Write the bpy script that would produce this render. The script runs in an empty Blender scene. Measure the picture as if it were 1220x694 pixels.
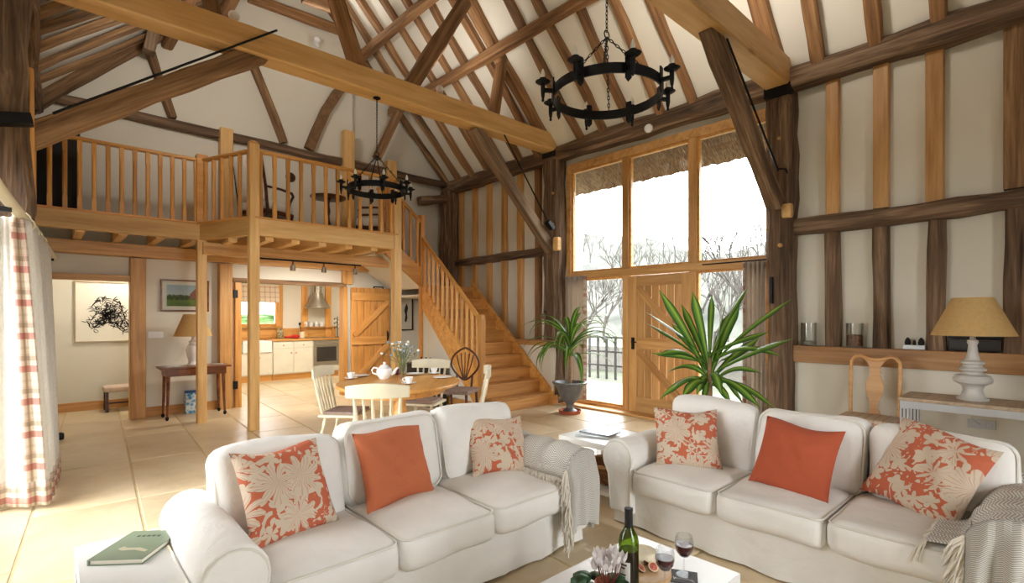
import bpy, bmesh, math, random
from mathutils import Matrix, Vector
random.seed(7)
R_ = math.radians
scene = bpy.context.scene
col = scene.collection

# ------------------------------------------------------------------ camera, world, exposure
FPX, CX, CY, CAMH, YAW = 605.0, 610.0, 377.0, 1.40, R_(42.5)
cam = bpy.data.objects.new('camera', bpy.data.cameras.new('camera'))
col.objects.link(cam)
cam.location = (0, 0, CAMH)
cam.rotation_euler = (R_(90), 0, -YAW)
cam.data.sensor_width = 36
cam.data.lens = FPX / 1220 * 36
cam.data.shift_y = (CY - 347) / 1220
cam.data.clip_start = 0.03
scene.camera = cam

world = bpy.data.worlds.new('overcast_sky')
scene.world = world
world.use_nodes = True
bgn = world.node_tree.nodes['Background']
bgn.inputs[0].default_value = (0.965, 0.985, 1.0, 1)
bgn.inputs[1].default_value = 5.0
scene.view_settings.view_transform = 'Standard'
scene.view_settings.look = 'None'
scene.view_settings.gamma = 1
scene.view_settings.use_curve_mapping = False
scene.view_settings.exposure = 1.68
KIT, HALL, UPL, TRACK = 5.0, 2.4, 46.0, 28.0                       # watts of the added kitchen and hall lamps, roof spots and track spots

def portal(loc, rot, sx, sy):
    l = bpy.data.lights.new('daylight_portal', 'AREA')
    l.shape = 'RECTANGLE'; l.size = sx; l.size_y = sy
    l.cycles.is_portal = True
    o = bpy.data.objects.new('daylight_portal', l); col.objects.link(o)
    o.location = loc; o.rotation_euler = rot
portal((6.42, 3.9, 1.95), (0, R_(90), 0), 3.8, 3.2)        # cart-door window, right wall
portal((-0.5, 4.08, 1.4), (0, R_(-90), 0), 2.8, 2.9)       # the same opening, left wall
portal((1.75, -3.75, 1.9), (R_(90), 0, 0), 1.8, 3.2)  # unseen window added to the near gable for light

# ------------------------------------------------------------------ photo pixel -> place
FW = (math.sin(YAW), math.cos(YAW)); RT = (math.cos(YAW), -math.sin(YAW))
def ray(px, py):
    s = (px - CX) / FPX
    return Vector((FW[0] + RT[0]*s, FW[1] + RT[1]*s, (CY - py) / FPX))
ORG = Vector((0, 0, CAMH))
def PX(px, py, X): q = ray(px, py); return ORG + q * (X / q.x)
def PY(px, py, Y): q = ray(px, py); return ORG + q * (Y / q.y)
def PZ(px, py, z=0.0): q = ray(px, py); return ORG + q * ((z - CAMH) / q.z)
def CW(lat, dep): return (FW[0]*dep + RT[0]*lat, FW[1]*dep + RT[1]*lat)
SL, XR, XL, ZP = 1.05, 6.15, -0.05, 4.08                   # roof slope, plate lines, plate height
def ROOF(px, py, side=1):
    q = ray(px, py)                                        # plane z = ZP + SL*(XR - X)  or  ZP + SL*(X - XL)
    if side > 0: t = (ZP + SL*XR - CAMH) / (q.z + SL*q.x)
    else: t = (ZP - SL*XL - CAMH) / (q.z - SL*q.x)
    return ORG + q * t
XRIDGE = (XR + XL) / 2
ZRIDGE = ZP + SL * (XR - XRIDGE)

# ------------------------------------------------------------------ materials
def S(r, g, b):
    f = lambda c: (c/255/12.92) if c/255 <= 0.04045 else ((c/255 + 0.055)/1.055)**2.4
    return (f(r), f(g), f(b), 1)
class NT:
    def __init__(s, name):
        s.m = bpy.data.materials.new(name); s.m.use_nodes = True
        s.t = s.m.node_tree; s.b = s.t.nodes['Principled BSDF']; s.out = s.t.nodes['Material Output']
    def n(s, typ, **kw):
        o = s.t.nodes.new(typ)
        for k, v in kw.items():
            if k.startswith('i_'):
                key = k[2:]; key = int(key) if key.isdigit() else key
                s.set(o.inputs[key], v)
            else: setattr(o, k, v)
        return o
    def set(s, inp, v):
        if isinstance(v, bpy.types.NodeSocket): s.t.links.new(v, inp)
        elif isinstance(v, bpy.types.Node): s.t.links.new(v.outputs[0], inp)
        else: inp.default_value = v
    def math(s, op, a, b=0.0, c=0.0):
        o = s.t.nodes.new('ShaderNodeMath'); o.operation = op
        s.set(o.inputs[0], a); s.set(o.inputs[1], b); s.set(o.inputs[2], c); return o.outputs[0]
    def ramp(s, fac, stops, interp='LINEAR'):
        o = s.t.nodes.new('ShaderNodeValToRGB'); o.color_ramp.interpolation = interp
        cr = o.color_ramp
        while len(cr.elements) < len(stops): cr.elements.new(0.5)
        for e, (p, c) in zip(cr.elements, stops): e.position = p; e.color = c
        s.set(o.inputs[0], fac); return o.outputs[0]
    def mix(s, fac, a, b):
        o = s.t.nodes.new('ShaderNodeMix'); o.data_type = 'RGBA'
        s.set(o.inputs[0], fac); s.set(o.inputs[6], a); s.set(o.inputs[7], b); return o.outputs[2]
    def coord(s, out='Object', scale=(1, 1, 1), rnd=True):
        tc = s.t.nodes.new('ShaderNodeTexCoord'); mp = s.t.nodes.new('ShaderNodeMapping')
        mp.inputs['Scale'].default_value = scale
        s.t.links.new(tc.outputs[out], mp.inputs[0])
        if rnd:
            oi = s.t.nodes.new('ShaderNodeObjectInfo')
            s.t.links.new(s.math('MULTIPLY', oi.outputs['Random'], 37.0), mp.inputs['Location'])
        return mp.outputs[0]
    def bump(s, h, strength=0.3, dist=0.01):
        o = s.t.nodes.new('ShaderNodeBump'); o.inputs['Strength'].default_value = strength
        o.inputs['Distance'].default_value = dist
        s.set(o.inputs['Height'], h); s.t.links.new(o.outputs[0], s.b.inputs['Normal'])
MATS = {}
def plain(name, c, rough=0.5, metal=0.0, var=0.06, scale=6.0, bump=0.0, bscale=60.0, spec=None, sheen=0):
    t = NT(name); co = t.coord()
    nz = t.n('ShaderNodeTexNoise', i_Vector=co, i_Scale=scale, i_Detail=3.0)
    d = tuple(x * (1 - var * 2.2) for x in c[:3]) + (1,); u = tuple(min(1, x * (1 + var)) for x in c[:3]) + (1,)
    t.set(t.b.inputs['Base Color'], t.ramp(nz.outputs[0], [(0.25, d), (0.7, u)]))
    t.b.inputs['Roughness'].default_value = rough; t.b.inputs['Metallic'].default_value = metal
    if spec is not None: t.b.inputs['Specular IOR Level'].default_value = spec
    if sheen: t.b.inputs['Sheen Weight'].default_value = sheen
    if bump:
        n2 = t.n('ShaderNodeTexNoise', i_Vector=co, i_Scale=bscale, i_Detail=4.0)
        t.bump(n2.outputs[0], bump, 0.01)
    MATS[name] = t.m; return t.m
def wood(name, c1, c2, c3=None, grain=10.0, rough=0.55, bump=0.25, knots=True, along=0.7):
    t = NT(name); co = t.coord(scale=(along, grain, grain))
    n1 = t.n('ShaderNodeTexNoise', i_Vector=co, i_Scale=1.0, i_Detail=6.0, i_Roughness=0.6, i_Distortion=0.6)
    co2 = t.coord(scale=(2.2, grain*5, grain*5))
    n2 = t.n('ShaderNodeTexNoise', i_Vector=co2, i_Scale=1.0, i_Detail=3.0)
    f = t.math('ADD', t.math('MULTIPLY', n1.outputs[0], 0.72), t.math('MULTIPLY', n2.outputs[0], 0.28))
    base = t.ramp(f, [(0.34, c1), (0.50, c2), (0.66, c3 or c2)])
    oi = t.n('ShaderNodeObjectInfo')
    hv = t.n('ShaderNodeHueSaturation', i_Color=base, i_Saturation=1.0)
    t.set(hv.inputs['Value'], t.math('MULTIPLY_ADD', oi.outputs['Random'], 0.30, 0.85))
    out = hv.outputs[0]
    if knots:
        co3 = t.coord(scale=(1.1, 4.0, 4.0))
        vo = t.n('ShaderNodeTexVoronoi', i_Vector=co3, i_Scale=1.0)
        k = t.ramp(vo.outputs['Distance'], [(0.03, (1, 1, 1, 1)), (0.13, (0, 0, 0, 1))])
        out = t.mix(t.math('MULTIPLY', k, 0.55), out, tuple(x*0.45 for x in c1[:3]) + (1,))
    t.set(t.b.inputs['Base Color'], out)
    t.b.inputs['Roughness'].default_value = rough
    if bump: t.bump(f, bump, 0.02)
    MATS[name] = t.m; return t.m

PLASTER = plain('cream_plaster', S(226, 220, 205), 0.9, var=0.02, scale=1.3, bump=0.12, bscale=18)
CEILP = plain('ceiling_plaster', S(238, 233, 220), 0.9, var=0.02, scale=1.3, bump=0.12, bscale=14)
OLD = wood('dark_old_oak', S(52, 39, 29), S(114, 88, 66), S(166, 138, 110), 11, 0.8, 1.0)
OLDM = wood('brown_old_oak', S(70, 49, 30), S(132, 98, 65), S(172, 138, 98), 11, 0.75, 0.8)
RAFT = wood('rafter_oak', S(86, 58, 34), S(144, 103, 65), S(178, 138, 94), 11, 0.7, 0.5)
GREYO = wood('weathered_grey_oak', S(88, 70, 54), S(138, 112, 88), S(170, 145, 118), 9, 0.75, 0.5)
NEW = wood('new_oak', S(176, 124, 66), S(204, 154, 92), S(220, 174, 114), 9, 0.45, 0.12)
TIE = wood('pale_new_oak', S(194, 148, 86), S(216, 172, 108), S(230, 190, 132), 6, 0.5, 0.15)
HONEY = wood('honey_oak', S(188, 126, 56), S(216, 156, 80), S(230, 174, 102), 10, 0.4, 0.08, knots=False)
PINE = wood('orange_pine', S(178, 118, 58), S(204, 146, 78), S(220, 164, 98), 8, 0.4, 0.08)
DOORW = wood('oak_door', S(172, 118, 60), S(196, 147, 88), S(210, 166, 108), 8, 0.42, 0.08)
MAHOG = wood('dark_mahogany', S(40, 18, 12), S(74, 36, 22), S(100, 54, 34), 10, 0.3, 0.05, knots=False)
CONSW = wood('brown_table_wood', S(78, 40, 20), S(120, 66, 34), S(150, 90, 50), 9, 0.3, 0.05, knots=False)
PALEW = wood('pale_pine', S(190, 132, 70), S(214, 160, 96), S(226, 178, 118), 9, 0.4, 0.06, knots=False)
IRON = plain('black_iron', S(30, 31, 33), 0.5, 0.6, 0.15, 20, 0.2, 80)
STEEL = plain('brushed_steel', S(176, 170, 160), 0.32, 0.9, 0.05, 10)
WHITEM = plain('white_lacquer', S(240, 240, 238), 0.3, var=0.01)
GREYM = plain('pale_grey_metal', S(200, 202, 204), 0.35, 0.3, 0.03)
CREAMP = plain('cream_paint', S(232, 224, 196), 0.4, var=0.04)
CERAM = plain('white_ceramic', S(244, 243, 240), 0.15, var=0.01)
BLACK = plain('dark_matter', S(26, 24, 23), 0.7, var=0.1)
DARKL = plain('dark_leather', S(44, 36, 32), 0.5, var=0.2)

def glassmat(name, tint=(1, 1, 1, 1), gloss=0.07, rough=0.0, k=0.55):
    t = NT(name); tr = t.n('ShaderNodeBsdfTransparent'); tr.inputs[0].default_value = tint
    gl = t.n('ShaderNodeBsdfGlossy'); gl.inputs['Roughness'].default_value = rough
    lw = t.n('ShaderNodeLayerWeight'); lw.inputs[0].default_value = 0.25
    mx = t.n('ShaderNodeMixShader'); t.set(mx.inputs[0], t.math('MULTIPLY_ADD', lw.outputs['Fresnel'], k, gloss*0.3))
    t.t.links.new(tr.outputs[0], mx.inputs[1]); t.t.links.new(gl.outputs[0], mx.inputs[2])
    t.t.links.new(mx.outputs[0], t.out.inputs[0]); MATS[name] = t.m; return t.m
GLASS = glassmat('window_glass', (0.96, 0.97, 0.97, 1))
CLEAR = glassmat('clear_glass', (0.95, 0.955, 0.95, 1), 0.10, k=.22)
FOOTG = glassmat('thin_foot_glass', (0.94, 0.945, 0.94, 1), 0.03, k=.03)
GREENG = glassmat('green_bottle_glass', (0.34, 0.46, 0.05, 1), 0.15, k=.3)

def translucent(name, c, amt=0.4, rough=0.9):
    t = NT(name); co = t.coord(); nz = t.n('ShaderNodeTexNoise', i_Vector=co, i_Scale=40.0)
    c2 = tuple(x*0.9 for x in c[:3]) + (1,)
    cc = t.ramp(nz.outputs[0], [(0.3, c2), (0.7, c)])
    t.set(t.b.inputs['Base Color'], cc); t.b.inputs['Roughness'].default_value = rough
    tl = t.n('ShaderNodeBsdfTranslucent'); t.set(tl.inputs[0], cc)
    mx = t.n('ShaderNodeMixShader'); mx.inputs[0].default_value = amt
    t.t.links.new(t.b.outputs[0], mx.inputs[1]); t.t.links.new(tl.outputs[0], mx.inputs[2])
    t.t.links.new(mx.outputs[0], t.out.inputs[0]); MATS[name] = t.m; return t.m

# ------------------------------------------------------------------ geometry helpers
class MB:
    def __init__(s): s.v = []; s.f = []
    def add(s, vs, fs):
        o = len(s.v); s.v += [tuple(v) for v in vs]; s.f += [[i + o for i in f] for f in fs]; return s
    def box(s, x0, x1, y0, y1, z0, z1):
        return s.add([(x0,y0,z0),(x1,y0,z0),(x1,y1,z0),(x0,y1,z0),(x0,y0,z1),(x1,y0,z1),(x1,y1,z1),(x0,y1,z1)],
                     [(0,3,2,1),(4,5,6,7),(0,1,5,4),(1,2,6,5),(2,3,7,6),(3,0,4,7)])
    def prism(s, poly, a, b, axis='y'):
        n = len(poly)
        mk = {'x': lambda p, t: (t, p[0], p[1]), 'y': lambda p, t: (p[0], t, p[1]), 'z': lambda p, t: (p[0], p[1], t)}[axis]
        vs = [mk(p, a) for p in poly] + [mk(p, b) for p in poly]
        return s.add(vs, [list(range(n))[::-1], list(range(n, 2*n))] + [(i, (i+1) % n, n + (i+1) % n, n + i) for i in range(n)])
    def tube(s, pts, r, n=8, closed=False):
        pts = [Vector(p) for p in pts]; N = len(pts)
        if not isinstance(r, (list, tuple)): r = [r] * N
        vs = []; prev = None
        for i, p in enumerate(pts):
            if closed: t = pts[(i+1) % N] - pts[i-1]
            else: t = pts[min(i+1, N-1)] - pts[max(i-1, 0)]
            t = t.normalized() if t.length > 1e-9 else Vector((0, 0, 1))
            if prev is None:
                u = t.cross(Vector((0, 0, 1)))
                if u.length < 1e-3: u = t.cross(Vector((0, 1, 0)))
            else: u = prev - t * prev.dot(t)
            if u.length < 1e-6: u = t.orthogonal()
            u.normalize(); prev = u; w = t.cross(u)
            for k in range(n):
                a = 2*math.pi*k/n; vs.append(p + (u*math.cos(a) + w*math.sin(a)) * r[i])
        fs = []
        for i in range(N if closed else N-1):
            j = (i+1) % N
            fs += [(i*n+k, i*n+(k+1) % n, j*n+(k+1) % n, j*n+k) for k in range(n)]
        if not closed: fs += [list(range(n))[::-1], list(range((N-1)*n, N*n))]
        return s.add(vs, fs)
    def lathe(s, prof, n=24, c=(0, 0, 0), sx=1, sy=1):
        vs = []; N = len(prof)
        for r, z in prof:
            for k in range(n):
                a = 2*math.pi*k/n; vs.append((c[0] + r*sx*math.cos(a), c[1] + r*sy*math.sin(a), c[2] + z))
        fs = [(i*n+k, i*n+(k+1) % n, (i+1)*n+(k+1) % n, (i+1)*n+k) for i in range(N-1) for k in range(n)]
        if prof[0][0] > 1e-6: fs.append(list(range(n))[::-1])
        if prof[-1][0] > 1e-6: fs.append(list(range((N-1)*n, N*n)))
        return s.add(vs, fs)
    def grid(s, fn, nu, nv):
        vs = [fn(i/nu, j/nv) for i in range(nu+1) for j in range(nv+1)]
        return s.add(vs, [(i*(nv+1)+j, (i+1)*(nv+1)+j, (i+1)*(nv+1)+j+1, i*(nv+1)+j+1) for i in range(nu) for j in range(nv)])
    def rbox(s, c, size, r=0.05, n=8, crown=(0, 0, 0), fn=None):
        h = [x/2 for x in size]; r = min(r, min(h)*0.98)
        for ax in range(3):
            a, b = (ax+1) % 3, (ax+2) % 3
            for sg in (-1, 1):
                vs = []
                for i in range(n+1):
                    for j in range(n+1):
                        p = [0, 0, 0]; p[ax] = sg*h[ax]
                        for q, k in ((a, i), (b, j)):
                            u = -1 + 2*k/n; u = math.copysign(abs(u)**0.75, u)   # denser toward the edges
                            p[q] = u*h[q]
                        q = [max(-(h[m]-r), min(h[m]-r, p[m])) for m in range(3)]
                        dv = Vector([p[m]-q[m] for m in range(3)])
                        if dv.length > 1e-9: dv = dv.normalized()*r
                        w = [q[m] + dv[m] for m in range(3)]
                        for m in range(3):
                            if crown[m]:
                                o1, o2 = (m+1) % 3, (m+2) % 3
                                w[m] += math.copysign(1, w[m])*crown[m]*(abs(w[m])/h[m])*(1-(w[o1]/h[o1])**2)*(1-(w[o2]/h[o2])**2)
                        if fn: w = fn(w)
                        vs.append((c[0]+w[0], c[1]+w[1], c[2]+w[2]))
                fs = []
                for i in range(n):
                    for j in range(n):
                        f = (i*(n+1)+j, (i+1)*(n+1)+j, (i+1)*(n+1)+j+1, i*(n+1)+j+1)
                        fs.append(f if sg > 0 else f[::-1])
                s.add(vs, fs)
        return s
WM = {}
def wm(o): return WM.get(o.name, Matrix()) if o else Matrix()
def link(o, parent=None, M=None):
    M = M or Matrix()
    col.objects.link(o)
    if parent: o.parent = parent
    o.matrix_basis = M
    WM[o.name] = wm(parent) @ M
    return o
def T(x=0, y=0, z=0): return Matrix.Translation((x, y, z))
def RZ(a): return Matrix.Rotation(a, 4, 'Z')
def RX(a): return Matrix.Rotation(a, 4, 'X')
def RY(a): return Matrix.Rotation(a, 4, 'Y')
def mesh(name, mb, mat, smooth=True, merge=False, ang=38):
    me = bpy.data.meshes.new(name); me.from_pydata(mb.v, [], mb.f)
    bm = bmesh.new(); bm.from_mesh(me)
    if merge: bmesh.ops.remove_doubles(bm, verts=bm.verts, dist=1e-4)
    bmesh.ops.recalc_face_normals(bm, faces=bm.faces)
    bm.to_mesh(me); bm.free()
    if smooth:
        for p in me.polygons: p.use_smooth = True
        me.set_sharp_from_angle(angle=R_(ang))
    me.materials.append(mat)
    return me
def obj(name, mb, mat, parent=None, M=None, bev=0, smooth=True, merge=False, thick=0, sub=0, ang=38, world=False):
    """links mb as ONE mesh object; M is local to parent, or in the world when world=True"""
    me = mb if isinstance(mb, bpy.types.Mesh) else mesh(name, mb, mat, smooth, merge, ang)
    o = bpy.data.objects.new(name, me)
    if world: M = wm(parent).inverted() @ (M or Matrix())
    link(o, parent, M)
    if thick:
        m = o.modifiers.new('thick', 'SOLIDIFY'); m.thickness = thick; m.offset = 0
    if bev:
        m = o.modifiers.new('bevel', 'BEVEL'); m.width = bev; m.segments = 2; m.limit_method = 'ANGLE'; m.angle_limit = R_(40)
    if sub:
        m = o.modifiers.new('sub', 'SUBSURF'); m.levels = sub; m.render_levels = sub
    return o
def tag(o, label=None, cat=None, group=None, kind=None):
    if label: o['label'] = label
    if cat: o['category'] = cat
    if group: o['group'] = group
    if kind: o['kind'] = kind
    return o
def thing(name, label, cat, loc=(0, 0, 0), rz=0.0, group=None, M=None):
    o = bpy.data.objects.new(name, None); o.empty_display_size = 0.1
    link(o, None, M or (T(*loc) @ RZ(rz)))
    return tag(o, label, cat, group)
def struct(name, mb, mat, label, **kw):
    return tag(obj(name, mb, mat, **kw), label, kind='structure')
def inst(o, parent, M):
    c = o.copy(); link(c, parent, M); return c
def dup(root, M, label=None, group=None):
    r = root.copy(); link(r, None, M)
    if label: r['label'] = label
    if group: r['group'] = group
    for ch in list(root.children):
        c = ch.copy(); link(c, r, ch.matrix_basis.copy())
        for g in list(ch.children):
            d = g.copy(); link(d, c, g.matrix_basis.copy())
    return r
def frame_M(a, b, up=(0, 0, 1)):
    a = Vector(a); b = Vector(b); x = (b - a).normalized(); u = Vector(up)
    if abs(x.dot(u)) > 0.98: u = Vector((0, 1, 0))
    y = u.cross(x).normalized(); z = x.cross(y)
    return Matrix(((x.x, y.x, z.x, a.x), (x.y, y.y, z.y, a.y), (x.z, y.z, z.z, a.z), (0, 0, 0, 1)))
def beam_mb(L, w, h, wob=0.0, seg=None, ch=None, taper=1.0, sag=0.0):
    n = seg or (max(3, int(L/0.3)) if (wob or sag) else 1)
    ch = ch if ch is not None else min(w, h)*(0.16 if wob else 0.06)
    m = MB(); rings = []
    ph = [random.uniform(0, 6.28) for _ in range(4)]; k = random.uniform(1.6, 3.0)
    for i in range(n+1):
        t = i/n; x = L*t
        oy = wob*(math.sin(x*k+ph[0]) + random.uniform(-.5, .5)); oz = wob*0.7*(math.sin(x*k*1.3+ph[1]) + random.uniform(-.5, .5)) + sag*4*t*(1-t)
        sw = 1 + (random.uniform(-.12, .12) if wob else 0); sh = 1 + (random.uniform(-.12, .12) if wob else 0)
        tp = 1 + (taper-1)*t
        a, b = w/2*sw*tp, h/2*sh*tp
        rings.append([(x, oy+y, oz+z) for y, z in ((-a+ch,-b),(a-ch,-b),(a,-b+ch),(a,b-ch),(a-ch,b),(-a+ch,b),(-a,b-ch),(-a,-b+ch))])
    vs = [v for r in rings for v in r]
    fs = [(i*8+q, i*8+(q+1) % 8, (i+1)*8+(q+1) % 8, (i+1)*8+q) for i in range(n) for q in range(8)]
    fs += [list(range(8))[::-1], list(range(n*8, n*8+8))]
    return m.add(vs, fs)
def beam(name, a, b, w, h, mat, parent=None, wob=0.0, up=(0, 0, 1), **kw):
    """timber from a to b (world), w sideways, h upward; grain along its own X axis"""
    L = (Vector(b)-Vector(a)).length
    return obj(name, beam_mb(L, w, h, wob, **kw), mat, parent, frame_M(a, b, up), world=True)
def slab(name, c0, c1, mat, parent=None, bev=0.004):
    """straight sawn piece between two world corners, grain along its longest side"""
    d = [abs(c1[i]-c0[i]) for i in range(3)]; lo = [min(c0[i], c1[i]) for i in range(3)]
    ax = d.index(max(d)); L = d[ax]
    ctr = [lo[i]+d[i]/2 for i in range(3)]
    a = list(ctr); b = list(ctr); a[ax] = lo[ax]; b[ax] = lo[ax]+L
    if ax == 0: w, h = d[1], d[2]; up = (0, 0, 1)
    elif ax == 1: w, h = d[0], d[2]; up = (0, 0, 1)
    else: w, h = d[0], d[1]; up = (0, 1, 0)
    return beam(name, a, b, w, h, mat, parent, up=up, ch=bev)

# ================================================================== THE SHELL
YN, YB = -3.6, 8.75           # near gable, back (gallery) gable
# ---- floor: flagstones, turned 3.3 degrees against the walls
def stone_mat():
    t = NT('limestone'); co = t.coord()
    n1 = t.n('ShaderNodeTexNoise', i_Vector=co, i_Scale=1.6, i_Detail=6.0, i_Roughness=0.6)
    n2 = t.n('ShaderNodeTexNoise', i_Vector=co, i_Scale=14.0, i_Detail=4.0)
    f = t.math('ADD', t.math('MULTIPLY', n1.outputs[0], 0.75), t.math('MULTIPLY', n2.outputs[0], 0.25))
    base = t.ramp(f, [(0.32, S(198, 174, 136)), (0.5, S(217, 196, 160)), (0.68, S(229, 211, 180))])
    oi = t.n('ShaderNodeObjectInfo'); hv = t.n('ShaderNodeHueSaturation', i_Color=base)
    t.set(hv.inputs['Value'], t.math('MULTIPLY_ADD', oi.outputs['Random'], 0.16, 0.9))
    t.set(t.b.inputs['Base Color'], hv.outputs[0])
    t.set(t.b.inputs['Roughness'], t.math('MULTIPLY_ADD', n2.outputs[0], 0.25, 0.22))
    t.bump(f, 0.12, 0.01); return t.m
STONE = stone_mat()
MORTAR = plain('pale_mortar', S(214, 192, 150), 0.9, var=0.05, scale=8)
X0, X1, YE = -0.35, 6.3, 12.35
floor = struct('floor', MB().box(X0, X1, YN, YE, -0.12, -0.006), MORTAR, 'pale mortar bed of the flagstone floor')
def clip(poly, ax, lim, keep_less):
    out = []
    for i in range(len(poly)):
        p, q = poly[i-1], poly[i]
        ip = (p[ax] <= lim) == keep_less; iq = (q[ax] <= lim) == keep_less
        if ip != iq:
            s = (lim-p[ax])/(q[ax]-p[ax]); out.append((p[0]+(q[0]-p[0])*s, p[1]+(q[1]-p[1])*s))
        if iq: out.append(q)
    return out
th = R_(3.32); FU = (math.sin(th), math.cos(th)); FV = (math.cos(th), -math.sin(th))
rows = [0.24 + 0.605*k for k in range(-3, 14)]
rnd = random.Random(3)
for k, c in enumerate(rows):
    a = -4.6 + rnd.uniform(0, 1.0)
    if abs(c+0.605/2-0.24) < 0.62: a = 6.16 - 1.29*9
    while a < 13.2:
        L = rnd.choice((0.95, 1.1, 1.29, 1.29)) if abs(c+0.605/2-0.24) > 0.62 else 1.29
        g = 0.008
        q = []
        for u, v in ((a+g, c+g), (a+L-g, c+g), (a+L-g, c+0.605-g), (a+g, c+0.605-g)):
            q.append((FU[0]*u + FV[0]*v, FU[1]*u + FV[1]*v))
        for ax, lim, kl in ((0, X1, True), (0, X0, False), (1, YE, True), (1, YN, False)):
            if q: q = clip(q, ax, lim, kl)
        a += L
        if len(q) < 3: continue
        if max(p[0] for p in q)-min(p[0] for p in q) < .05 or max(p[1] for p in q)-min(p[1] for p in q) < .05: continue
        cx_ = sum(p[0] for p in q)/len(q); cy_ = sum(p[1] for p in q)/len(q)
        mb = MB(); z = rnd.uniform(-0.0012, 0.0012); n = len(q); e = 0.012
        inn = [(cx_+(p[0]-cx_)*(1-e), cy_+(p[1]-cy_)*(1-e)) for p in q]
        vs = [(p[0]-cx_, p[1]-cy_, -0.02) for p in q] + [(p[0]-cx_, p[1]-cy_, z-0.004) for p in q] + [(p[0]-cx_, p[1]-cy_, z) for p in inn]
        fs = [(i, (i+1) % n, n+(i+1) % n, n+i) for i in range(n)] + [(n+i, n+(i+1) % n, 2*n+(i+1) % n, 2*n+i) for i in range(n)] + [list(range(2*n, 3*n))]
        obj('flagstone', mb.add(vs, fs), STONE, floor, T(cx_, cy_, 0), smooth=False)

# ---- right wall (window wall), inner face X = 6.3
mb = MB()
mb.box(6.3, 6.5, YN, 2.28, 0, 4.15)
mb.box(6.3, 6.5, 5.52, YB+.2, 0, 4.15)
mb.box(6.3, 6.5, 2.28, 5.52, 3.86, 4.15)
wall_right = struct('wall_right', mb, PLASTER, 'cream plastered window wall between the oak posts')
obj('plinth', MB().box(6.17, 6.3, YN, 2.2, 0, 0.90), PLASTER, wall_right)
obj('plinth', MB().box(5.95, 6.3, 5.6, YB, 0, 0.93), PLASTER, wall_right)
slab('ledge', (6.12, YN, 0.90), (6.34, 2.32, 1.08), wood('ledge_oak', S(150, 104, 60), S(182, 134, 84), S(200, 154, 106), 8, 0.5, 0.2), wall_right)
slab('ledge', (5.93, 5.6, 0.93), (6.34, 8.6, 1.01), NEW, wall_right)
# wall plate, mid rails
beam('wall_plate', (6.16, YN, 4.05), (6.16, YB, 4.05), 0.24, 0.24, OLD, wall_right, wob=0.008, seg=34)
beam('mid_rail', (6.24, YN+.02, 2.44), (6.24, 2.1, 2.40), 0.17, 0.17, OLD, wall_right, wob=0.011, seg=20)
beam('mid_rail', (6.24, 5.85, 2.50), (6.24, YB-.2, 2.50), 0.15, 0.14, OLD, wall_right, wob=0.010)
# studs: new oak above the rail, old oak below it
for px, w in ((991, .12), (1049, .13), (1113, .135)):
    p = PX(px, 150, 6.22)
    beam('stud', (6.27, p.y, 2.5), (6.27, p.y, 3.97), 0.1, w, NEW, wall_right)
for px, w in ((991, .155), (1049, .15), (1115, .135)):
    p = PX(px, 340, 6.22)
    beam('stud', (6.27, p.y, 1.08), (6.27, p.y-.0, 2.36), 0.12, w, OLD, wall_right, wob=0.009)
beam('stud', (6.27, .30, 2.52), (6.27, .30, 3.95), 0.12, .15, OLDM, wall_right)
beam('stud', (6.26, .28, 1.08), (6.26, .28, 2.36), 0.13, .20, OLD, wall_right, wob=0.006)
for y in (-.25, -.8, -1.4, -2.0, -2.6, -3.2):
    beam('stud', (6.27, y, 2.5), (6.27, y, 3.97), 0.1, .13, NEW, wall_right)
    beam('stud', (6.27, y, 1.08), (6.27, y, 2.36), 0.12, .15, OLD, wall_right, wob=0.009)
for px in (548, 564, 581, 599, 618, 639):
    p = PX(px, 240, 6.22)
    beam('stud', (6.27, p.y, 1.01), (6.27, p.y, 3.97), 0.09, .125, NEW if px != 639 else RAFT, wall_right, wob=0.003)

# ---- left wall, inner face X = -0.35, with the opposite cart-door opening
mb = MB()
mb.box(-0.5, -0.35, YN, 2.62, 0, 4.15); mb.box(-0.5, -0.35, 5.6, YE, 0, 4.15); mb.box(-0.5, -0.35, 2.62, 5.6, 2.72, 4.15)
wall_left = struct('wall_left', mb, PLASTER, 'plastered wall with the glazed garden opening on the left')
beam('wall_plate', (-0.2, YN, 4.05), (-0.2, YB, 4.05), 0.3, 0.24, OLD, wall_left, wob=0.008, seg=34)
beam('mid_rail', (-0.3, 5.9, 2.45), (-0.3, YB, 2.45), 0.12, 0.16, OLD, wall_left, wob=0.01)
for y in (6.5, 7.1, 7.65, 8.2): beam('stud', (-0.31, y, 2.55), (-0.31, y, 3.95), 0.1, 0.13, OLD, wall_left, wob=0.006)

# ---- near gable (behind the camera) with an unseen window added to let light in
mb = MB()
mb.box(X0, 0.85, YN-.15, YN, 0, 4.1); mb.box(2.65, X1, YN-.15, YN, 0, 4.1); mb.box(.85, 2.65, YN-.15, YN, 3.5, 4.1); mb.box(.85, 2.65, YN-.15, YN, 0, .3)
mb.prism([(XL-.3, 4.1), (XR+.15, 4.1), (XRIDGE, ZRIDGE+.2)], YN-.15, YN, 'y')
wall_near = struct('wall_near', mb, PLASTER, 'plastered gable wall behind the viewer')
def window(name, label, x_plane, spans, axis='x', d=.09):
    """spans: frame pieces (u0,u1,z0,z1) and panes on a plane"""
    pass
w3 = tag(obj('added_window', MB().box(.85, .95, YN-.1, YN, .3, 3.5).box(2.55, 2.65, YN-.1, YN, .3, 3.5).box(.95, 2.55, YN-.1, YN, .3, .4).box(.95, 2.55, YN-.1, YN, 3.4, 3.5), NEW), 'unseen oak window added to the gable behind the viewer for light', kind='structure')
for i in range(2):
    xx = .95 + .8*i
    obj('pane', MB().box(xx, xx+.8, YN-.06, YN-.05, .4, 3.4), GLASS, w3)
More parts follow.
